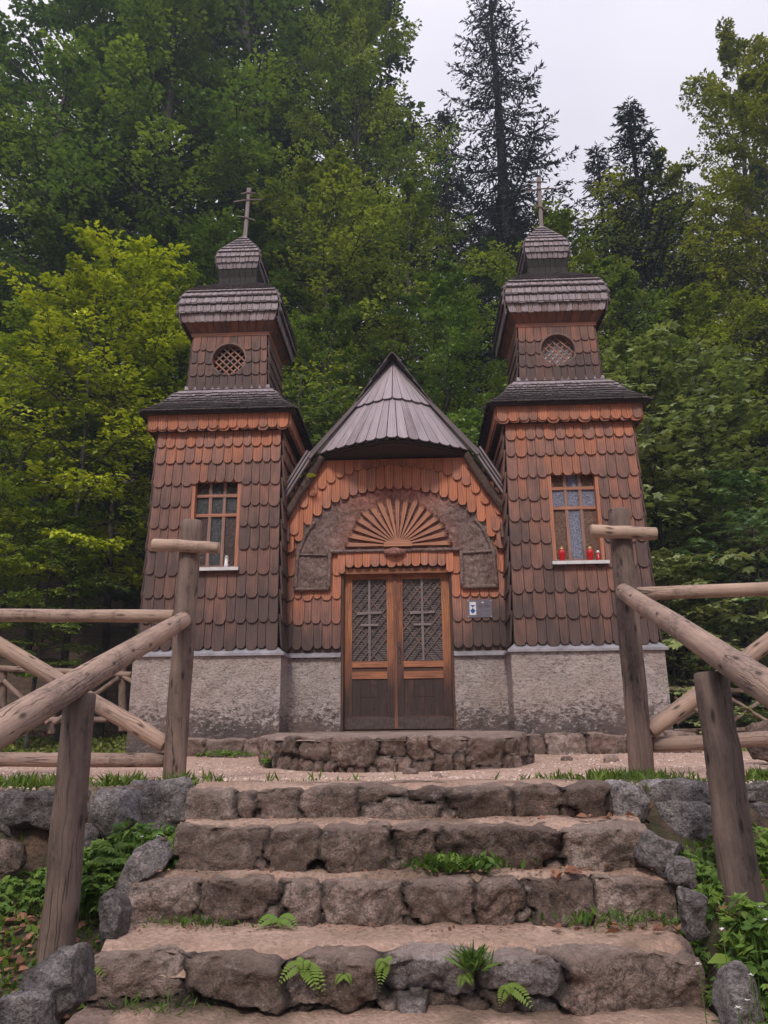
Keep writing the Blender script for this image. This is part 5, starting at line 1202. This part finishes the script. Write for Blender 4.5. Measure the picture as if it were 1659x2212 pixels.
tree('maple', 1440, 11.4, 1180, 'low maple sapling just above the right log rail', PL, rz=1.9, wid=1.1)
tree('maple', 1650, 12.0, 1000, 'dim maple sapling at the right edge above the log rail', (.6, .8, .8), rz=5.1, wid=1.2)
# the wood behind; broadleaf tint very dark, standing in for deep forest shade
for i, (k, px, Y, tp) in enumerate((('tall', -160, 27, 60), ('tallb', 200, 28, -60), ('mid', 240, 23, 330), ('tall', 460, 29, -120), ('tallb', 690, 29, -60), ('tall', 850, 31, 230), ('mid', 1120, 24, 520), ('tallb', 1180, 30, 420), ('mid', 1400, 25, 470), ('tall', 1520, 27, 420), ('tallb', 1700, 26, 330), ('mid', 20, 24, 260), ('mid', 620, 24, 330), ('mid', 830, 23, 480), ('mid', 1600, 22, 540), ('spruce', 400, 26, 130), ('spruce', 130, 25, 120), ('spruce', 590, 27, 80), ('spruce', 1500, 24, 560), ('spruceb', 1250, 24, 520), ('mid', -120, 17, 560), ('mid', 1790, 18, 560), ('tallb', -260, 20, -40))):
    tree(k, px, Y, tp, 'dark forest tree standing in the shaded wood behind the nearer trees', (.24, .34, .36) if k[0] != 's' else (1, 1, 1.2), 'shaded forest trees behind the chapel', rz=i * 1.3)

# ================================================================== SMALL PLANTS
def blades(n, fx, fy, h, lean=.35, seed=1, wv=.007):
    r = np.random.default_rng(seed); x, y = fx(r, n), fy(r, n); z = gz(x, y) - .005; P = np.stack([x, y, z], 1)
    D = np.stack([r.normal(0, lean, n), r.normal(0, lean, n), np.ones(n)], 1); N = r.normal(0, 1, (n, 3)); return P, D, N, h * r.uniform(.4, 1.2, n), r.random(n)
def patch(name, n, fx, fy, h, label, mat, seed, asp=.17, lean=.6, shape='oval', cat='grass'):
    P, D, N, s, rn = blades(n, fx, fy, h, lean, seed)
    if name == 'grass':
        kp = fbm(P * [1, 1, 0], 3.2, 3, seed + 40) > -.05 + .45 * np.random.default_rng(seed).random(len(P)); P, D, N, s, rn = P[kp], D[kp], N[kp], s[kp], rn[kp]
        s = s * (.55 + .8 * (fbm(P * [1, 1, 0], 6, 2, seed) > 0))
    V, F, A = leaf_geo(P, D, N, s, asp, rn, shape); o = fast_mesh(name, V, F, A, M[mat])
    if name == 'grass': o.color = (.85, .78, .7, 1)
    return tag(o, label, cat, kind='stuff')
U = lambda a, b: (lambda r, n: r.uniform(a, b, n)); Nn_ = lambda m_, s: (lambda r, n: r.normal(m_, s, n))
patch('grass', 6500, Nn_(-1.5, .42), Nn_(4.60, .22), .062, 'short bright grass along the terrace edge left of the stairs', 'grass', 1)
patch('grass', 6500, Nn_(1.78, .34), Nn_(4.60, .2), .058, 'short green grass along the terrace edge right of the stairs', 'grass', 2)
patch('grass', 3500, Nn_(2.7, .35), Nn_(4.5, .18), .058, 'yellow green grass on the terrace by the right edge', 'grass', 3)
patch('grass', 3000, Nn_(-2.3, .35), Nn_(4.5, .2), .066, 'weedy grass on the terrace by the left edge', 'grass', 4)
patch('ground_cover', 5200, U(-7, -1.9), U(9.9, 13.5), .085, 'low leafy ground cover left of the chapel', 'leaf', 5, asp=.8, lean=.9, cat='ground cover')
patch('ground_cover', 4200, U(3.4, 8), U(9.9, 13.5), .08, 'low leafy ground cover right of the chapel', 'leaf', 6, asp=.8, lean=.9, cat='ground cover')
patch('ground_cover', 2400, U(-1.75, -1.02), U(1.9, 4.0), .045, 'small mossy weeds on the slope left of the stairs', 'grass', 7, asp=.5, lean=1.0, cat='ground cover')
patch('ground_cover', 2600, U(1.30, 2.1), U(1.9, 4.0), .05, 'small mossy weeds on the slope right of the stairs', 'grass', 8, asp=.5, lean=1.0, cat='ground cover')
# dead leaves lying flat
def litter(n, fx, fy, s, label, seed, zf=None):
    r = np.random.default_rng(seed); x, y = fx(r, n), fy(r, n); z = (gz(x, y) if zf is None else zf(x, y)) + .012
    D = np.stack([r.normal(0, 1, n), r.normal(0, 1, n), r.normal(0, .25, n)], 1); N = np.stack([r.normal(0, .35, n), r.normal(0, .35, n), np.ones(n)], 1)
    V, F, A = leaf_geo(np.stack([x, y, z], 1), D, N, s * r.uniform(.6, 1.2, n), .75, r.random(n), 'hex', .15); return tag(fast_mesh('leaf_litter', V, F, A, M['litter']), label, 'dead leaves', kind='stuff')
litter(1500, U(-2.4, -1.0), U(1.9, 4.1), .045, 'reddish brown dead leaves on the slope left of the stairs', 21)
litter(500, U(1.3, 2.4), U(1.9, 4.1), .045, 'reddish brown dead leaves on the slope right of the stairs', 22)
litter(5000, U(-9, -1.7), U(10.5, 17), .07, 'brown dead leaves on the bank behind the left fence', 23)
litter(3500, U(3.2, 10), U(10.5, 17), .07, 'brown dead leaves on the bank behind the right fence', 24)
def stepz(x, y): return np.where(y > Y2 + .02, F1, np.where(y > Y3 + .02, F2, np.where(y > Y4 + .02, F3, F4))) + .002
def stepy(r, n): return np.choose(r.integers(0, 3, n), [Y1 - .06 - .1 * r.random(n), Y2 - .05 - .1 * r.random(n), Y3 - .05 - .12 * r.random(n)])
litter(330, U(-1.0, 1.25), stepy, .017, 'crumbled brown leaves in the corners of the steps', 25, stepz)
litter(26, U(.7, 1.25), stepy, .055, 'larger russet leaves lying at the right ends of the steps', 26, stepz)
# anemone clumps: divided leaves on stalks
def clump(n, cx, cy, rx, ry, h, s, label, seed, cat='plant'):
    r = np.random.default_rng(seed); a = r.uniform(0, 6.28, n); q = np.sqrt(r.random(n)); x = cx + rx * q * np.cos(a); y = cy + ry * q * np.sin(a); hh = h * (1.15 - .6 * q) * r.uniform(.5, 1.1, n); z = gz(x, y) + hh
    P = np.stack([x, y, z], 1); out_ = np.stack([np.cos(a), np.sin(a), -.2 + 0 * a], 1) + r.normal(0, .5, (n, 3)); N = np.stack([r.normal(0, .4, n), -.35 + r.normal(0, .3, n), np.ones(n)], 1)
    Vs, Fs, As = [], [], []; k = 0; rn = r.random(n); Du = unit(out_); Su = unit(np.cross(Du, N))
    for ang in (0, .95, -.95):
        for la in (0, .42, -.42):
            D2 = Du * math.cos(ang + la) + Su * math.sin(ang + la); V, F, A = leaf_geo(P + (Du * math.cos(ang) + Su * math.sin(ang)) * s * .12, D2, N, s * (1 if la == 0 else .8) * r.uniform(.8, 1.1, n), .34, rn, 'oval', .05); Vs.append(V); Fs.append(F + k); As.append(A); k += len(V)
    # stalks
    st = np.stack([x, y, z - hh], 1); D3 = P - st; V, F, A = leaf_geo(st, D3, r.normal(0, 1, (n, 3)), np.linalg.norm(D3, axis=1), .04, rn * .5, 'oval', 0); Vs.append(V); Fs.append(F + k); As.append(A)
    return tag(fast_mesh('anemone_clump', np.vstack(Vs), np.vstack(Fs), np.concatenate(As), M['grass']), label, cat, kind='stuff')
def gat(px, py, Y): c = at(px, py, Y); return c[0]
clump(520, gat(272, 1850, 3.75), 3.80, .30, .22, .27, .052, 'bright green anemone leaves between the left post and the tilted slab', 31)
clump(110, gat(335, 1800, 3.9), 3.90, .13, .06, .26, .045, 'bright green anemone leaves under the upright squarish stone', 32)
clump(70, gat(386, 1850, 3.80), 3.72, .05, .04, .24, .035, 'small green plant at the left end of the second step', 33)
clump(680, gat(1602, 2080, 2.9), 2.76, .22, .32, .22, .045, 'dense bright green anemone leaves in the lower right corner', 34)
clump(240, gat(1490, 1900, 3.4), 3.45, .11, .22, .12, .035, 'green leaves beside the right ends of the middle steps', 35)
clump(110, gat(1650, 1880, 3.6), 3.7, .16, .16, .16, .05, 'green leaves right of the near right post', 36)
clump(120, gat(60, 1800, 3.8), 3.85, .2, .15, .12, .04, 'dim green weeds below the left wall stones', 37)
clump(90, gat(600, 1625, 7.9), 7.95, .14, .12, .22, .05, 'small green bush against the left side of the stone platform', 38)
clump(90, gat(480, 1630, 9.2), 9.35, .35, .06, .08, .04, 'low weeds along the left kerb', 39)
# white anemone flowers
for i, (x, y, Y, dz) in enumerate(((340, 1800, 3.7, 0), (356, 1810, 3.68, 0), (391, 1808, 3.66, 0), (392, 1834, 3.66, 0), (585, 1780 + 0, 0, 0), (1560, 2010, 2.75, 0), (1645, 1962, 2.8, 0), (1655, 1990, 2.78, 0), (1622, 2110, 2.6, 0), (1615, 2165, 2.55, 0), (1595, 2180, 2.5, 0), (1509, 2085, 2.7, 0))):
    if Y == 0: continue
    x = x - 170 + 120 if y < 1900 else x; c = at(x - (110 if 0 else 0), y, Y); r = np.random.default_rng(i); n = 6; a = np.arange(n) * 1.047
    D = np.stack([np.cos(a) * .7, np.sin(a) * .7, r.uniform(.2, .9, n)], 1); V, F, A = leaf_geo(np.tile(c, (n, 1)), D, np.tile([0, 0, 1.], (n, 1)), .012, .6, r.random(n), 'hex')
    t = thing('anemone_flower', 'tiny white anemone flower nodding above green leaves', 'flower', tuple(c), 'white anemone flowers'); fast_mesh('petals', V, F, A, M['petal'], t)
    g0 = float(gz(c[0], c[1])); MB().tube([(c[0], c[1], min(g0, c[2] - .05)), (c[0] + .01, c[1], (g0 + c[2]) / 2), tuple(c)], .0016, 4).build('stem', M['grass'], t)
# ferns in the joints of the risers
def fern(px, py, Y, fr, label, mat='fern'):
    c = at(px, py, Y); t = thing('fern', label, 'fern', tuple(c))
    for (az, ln, rise) in fr:
        n = 13; s = np.linspace(0, 1, n); dv = np.array([math.sin(az), -abs(math.cos(az)) * .5 - .15, 0]); pts = c + ln * (np.outer(s, dv) + np.outer(rise * s - (.75 + .4 * rise) * s ** 2, [0, 0, 1]))
        tg = np.gradient(pts, axis=0); tg = unit(tg); sd_ = unit(np.cross(tg, np.array([[0, -.6, 1.]] * n))); w = ln * .30 * np.sin(np.clip(s * 1.0 + .10, 0, 1) * math.pi) ** .8 * (1 - .35 * s)
        P = np.vstack([pts, pts]); D = np.vstack([sd_ + tg * .35, -sd_ + tg * .35]); V, F, A = leaf_geo(P, D, np.tile([0, -.6, 1.], (2 * n, 1)), np.tile(w, 2) + .004, .42, np.tile(.4 + .5 * s, 2), 'hex', .05)
        fast_mesh('frond', V, F, A, M[mat], t)
fern(655, 2085, Y4 - .03, [(-.9, .11, .3), (.5, .13, .2), (.9, .12, .0), (.1, .09, .9), (-.3, .05, 1.6)], 'largest yellow green fern in the lowest riser, left of centre')
fern(832, 2075, Y4 - .03, [(-.2, .09, -.2), (-.5, .07, .3), (.3, .06, .9)], 'yellow green fern in the lowest riser near the middle')
fern(745, 2105, Y4 - .03, [(-.8, .05, .2), (.6, .045, .2)], 'tiny fern in the lowest riser between two larger ferns')
fern(1003, 2105, Y4 - .03, [(.5, .06, .3), (-.5, .05, -.2)], 'small fern left of the blue grey block in the lowest riser')
fern(1095, 2130, Y4 - .04, [(.95, .11, .15), (-.5, .07, -.1), (.2, .06, .5)], 'fern under the blue grey block in the lowest riser')
fern(195, 2075, Y4 + .05, [(-.9, .10, .7), (.8, .12, .45), (.2, .12, .1), (.4, .09, -.3)], 'bright fern hanging at the left end of the lowest riser')
fern(965, 1855, Y2 - .05, [(.7, .10, .7), (-.6, .08, .8), (.1, .07, .9)], 'fern rising from the tuft in the second riser')
fern(600, 1990, Y3 - .04, [(-.9, .11, .75), (.9, .12, .75), (-.4, .07, .9), (.4, .07, .6)], 'dull green fern at the foot of the third riser', 'grass')
def tuft(px, py, Y, n, rx, h, label, seed, mat='grass', asp=.12):
    c = at(px, py, Y); r = np.random.default_rng(seed); P = c + np.stack([r.normal(0, rx, n), r.uniform(-.05, .02, n), r.normal(0, .012, n)], 1); D = np.stack([r.normal(0, .6, n), r.normal(-.3, .4, n), np.full(n, .8)], 1)
    V, F, A = leaf_geo(P, D, r.normal(0, 1, (n, 3)), h * r.uniform(.4, 1.2, n), asp, r.random(n) * .5, 'oval'); return tag(fast_mesh('grass_tuft', V, F, A, M[mat]), label, 'grass tuft', kind='stuff')
tuft(985, 1872, Y2 - .04, 420, .10, .05, 'dark green tuft growing under the second riser', 41, asp=.4)
tuft(1022, 2085, Y4 - .02, 160, .022, .08, 'dark grass tuft hanging between blocks of the lowest riser', 42)
tuft(430, 1995, Y3 - .04, 120, .10, .03, 'small weeds at the left foot of the third riser', 43, asp=.4)
tuft(1330, 1990, Y3 - .04, 160, .14, .045, 'weeds at the right foot of the third riser', 44, asp=.3)
tuft(350, 2180, Y4 - .04, 120, .10, .05, 'dull weeds at the left foot of the lowest riser', 45)
# broad leaved plants at the foot of the near right post
def broad(px, py, Y, ls, label):
    c = at(px, py, Y); c[2] = float(gz(c[0], c[1])) - .0; t = thing('broad_leaf_plant', label, 'plant', tuple(c))
    for (az, ln, el, wd) in ls:
        D = np.array([[math.sin(az) * math.cos(el), -math.cos(az) * math.cos(el) * .6, math.sin(el)]]); b = c + np.array([0, 0, .07]); V, F, A = leaf_geo(b[None], D, np.array([[0, -.5, 1.]]), np.array([ln]), wd, np.array([.75]), 'hex', .10); fast_mesh('leaf', V, F, A, M['fern'], t)
    MB().tube([c - [0, 0, .03], c + [0, 0, .075]], .005, 5).build('stem', M['fern'], t)
broad(1590, 2000, 2.95, [(-1.2, .12, .1, .42), (-.5, .11, .8, .40), (.1, .10, 1.2, .38), (.9, .13, .5, .65), (1.5, .10, .1, .4)], 'plant with broad smooth green leaves at the foot of the near right post')
broad(1640, 2090, 2.6, [(-1.3, .11, .2, .45), (-.4, .11, .6, .45), (.6, .11, .5, .5), (1.3, .10, .3, .45)], 'broad leaved green plant at the right edge amid the anemones')

# ================================================================== HAZE
hz_ = MB().box(-120, 120, -40, 60, -12, 60).build('haze', None) if False else None
hm = bpy.data.materials.new('valley_haze'); hm.use_nodes = True; n_ = hm.node_tree; n_.nodes.clear(); o_ = n_.nodes.new('ShaderNodeOutputMaterial'); v_ = n_.nodes.new('ShaderNodeVolumePrincipled')
v_.inputs['Color'].default_value = (.72, .82, 1, 1); v_.inputs['Density'].default_value = .0018; v_.inputs['Anisotropy'].default_value = .2; n_.links.new(v_.outputs[0], o_.inputs['Volume'])
h = MB().box(-72, 72, -26, 82, -12, 62).build('haze', hm); h.hide_select = True
tag(h, 'thin bluish forest haze', 'haze', kind='stuff')
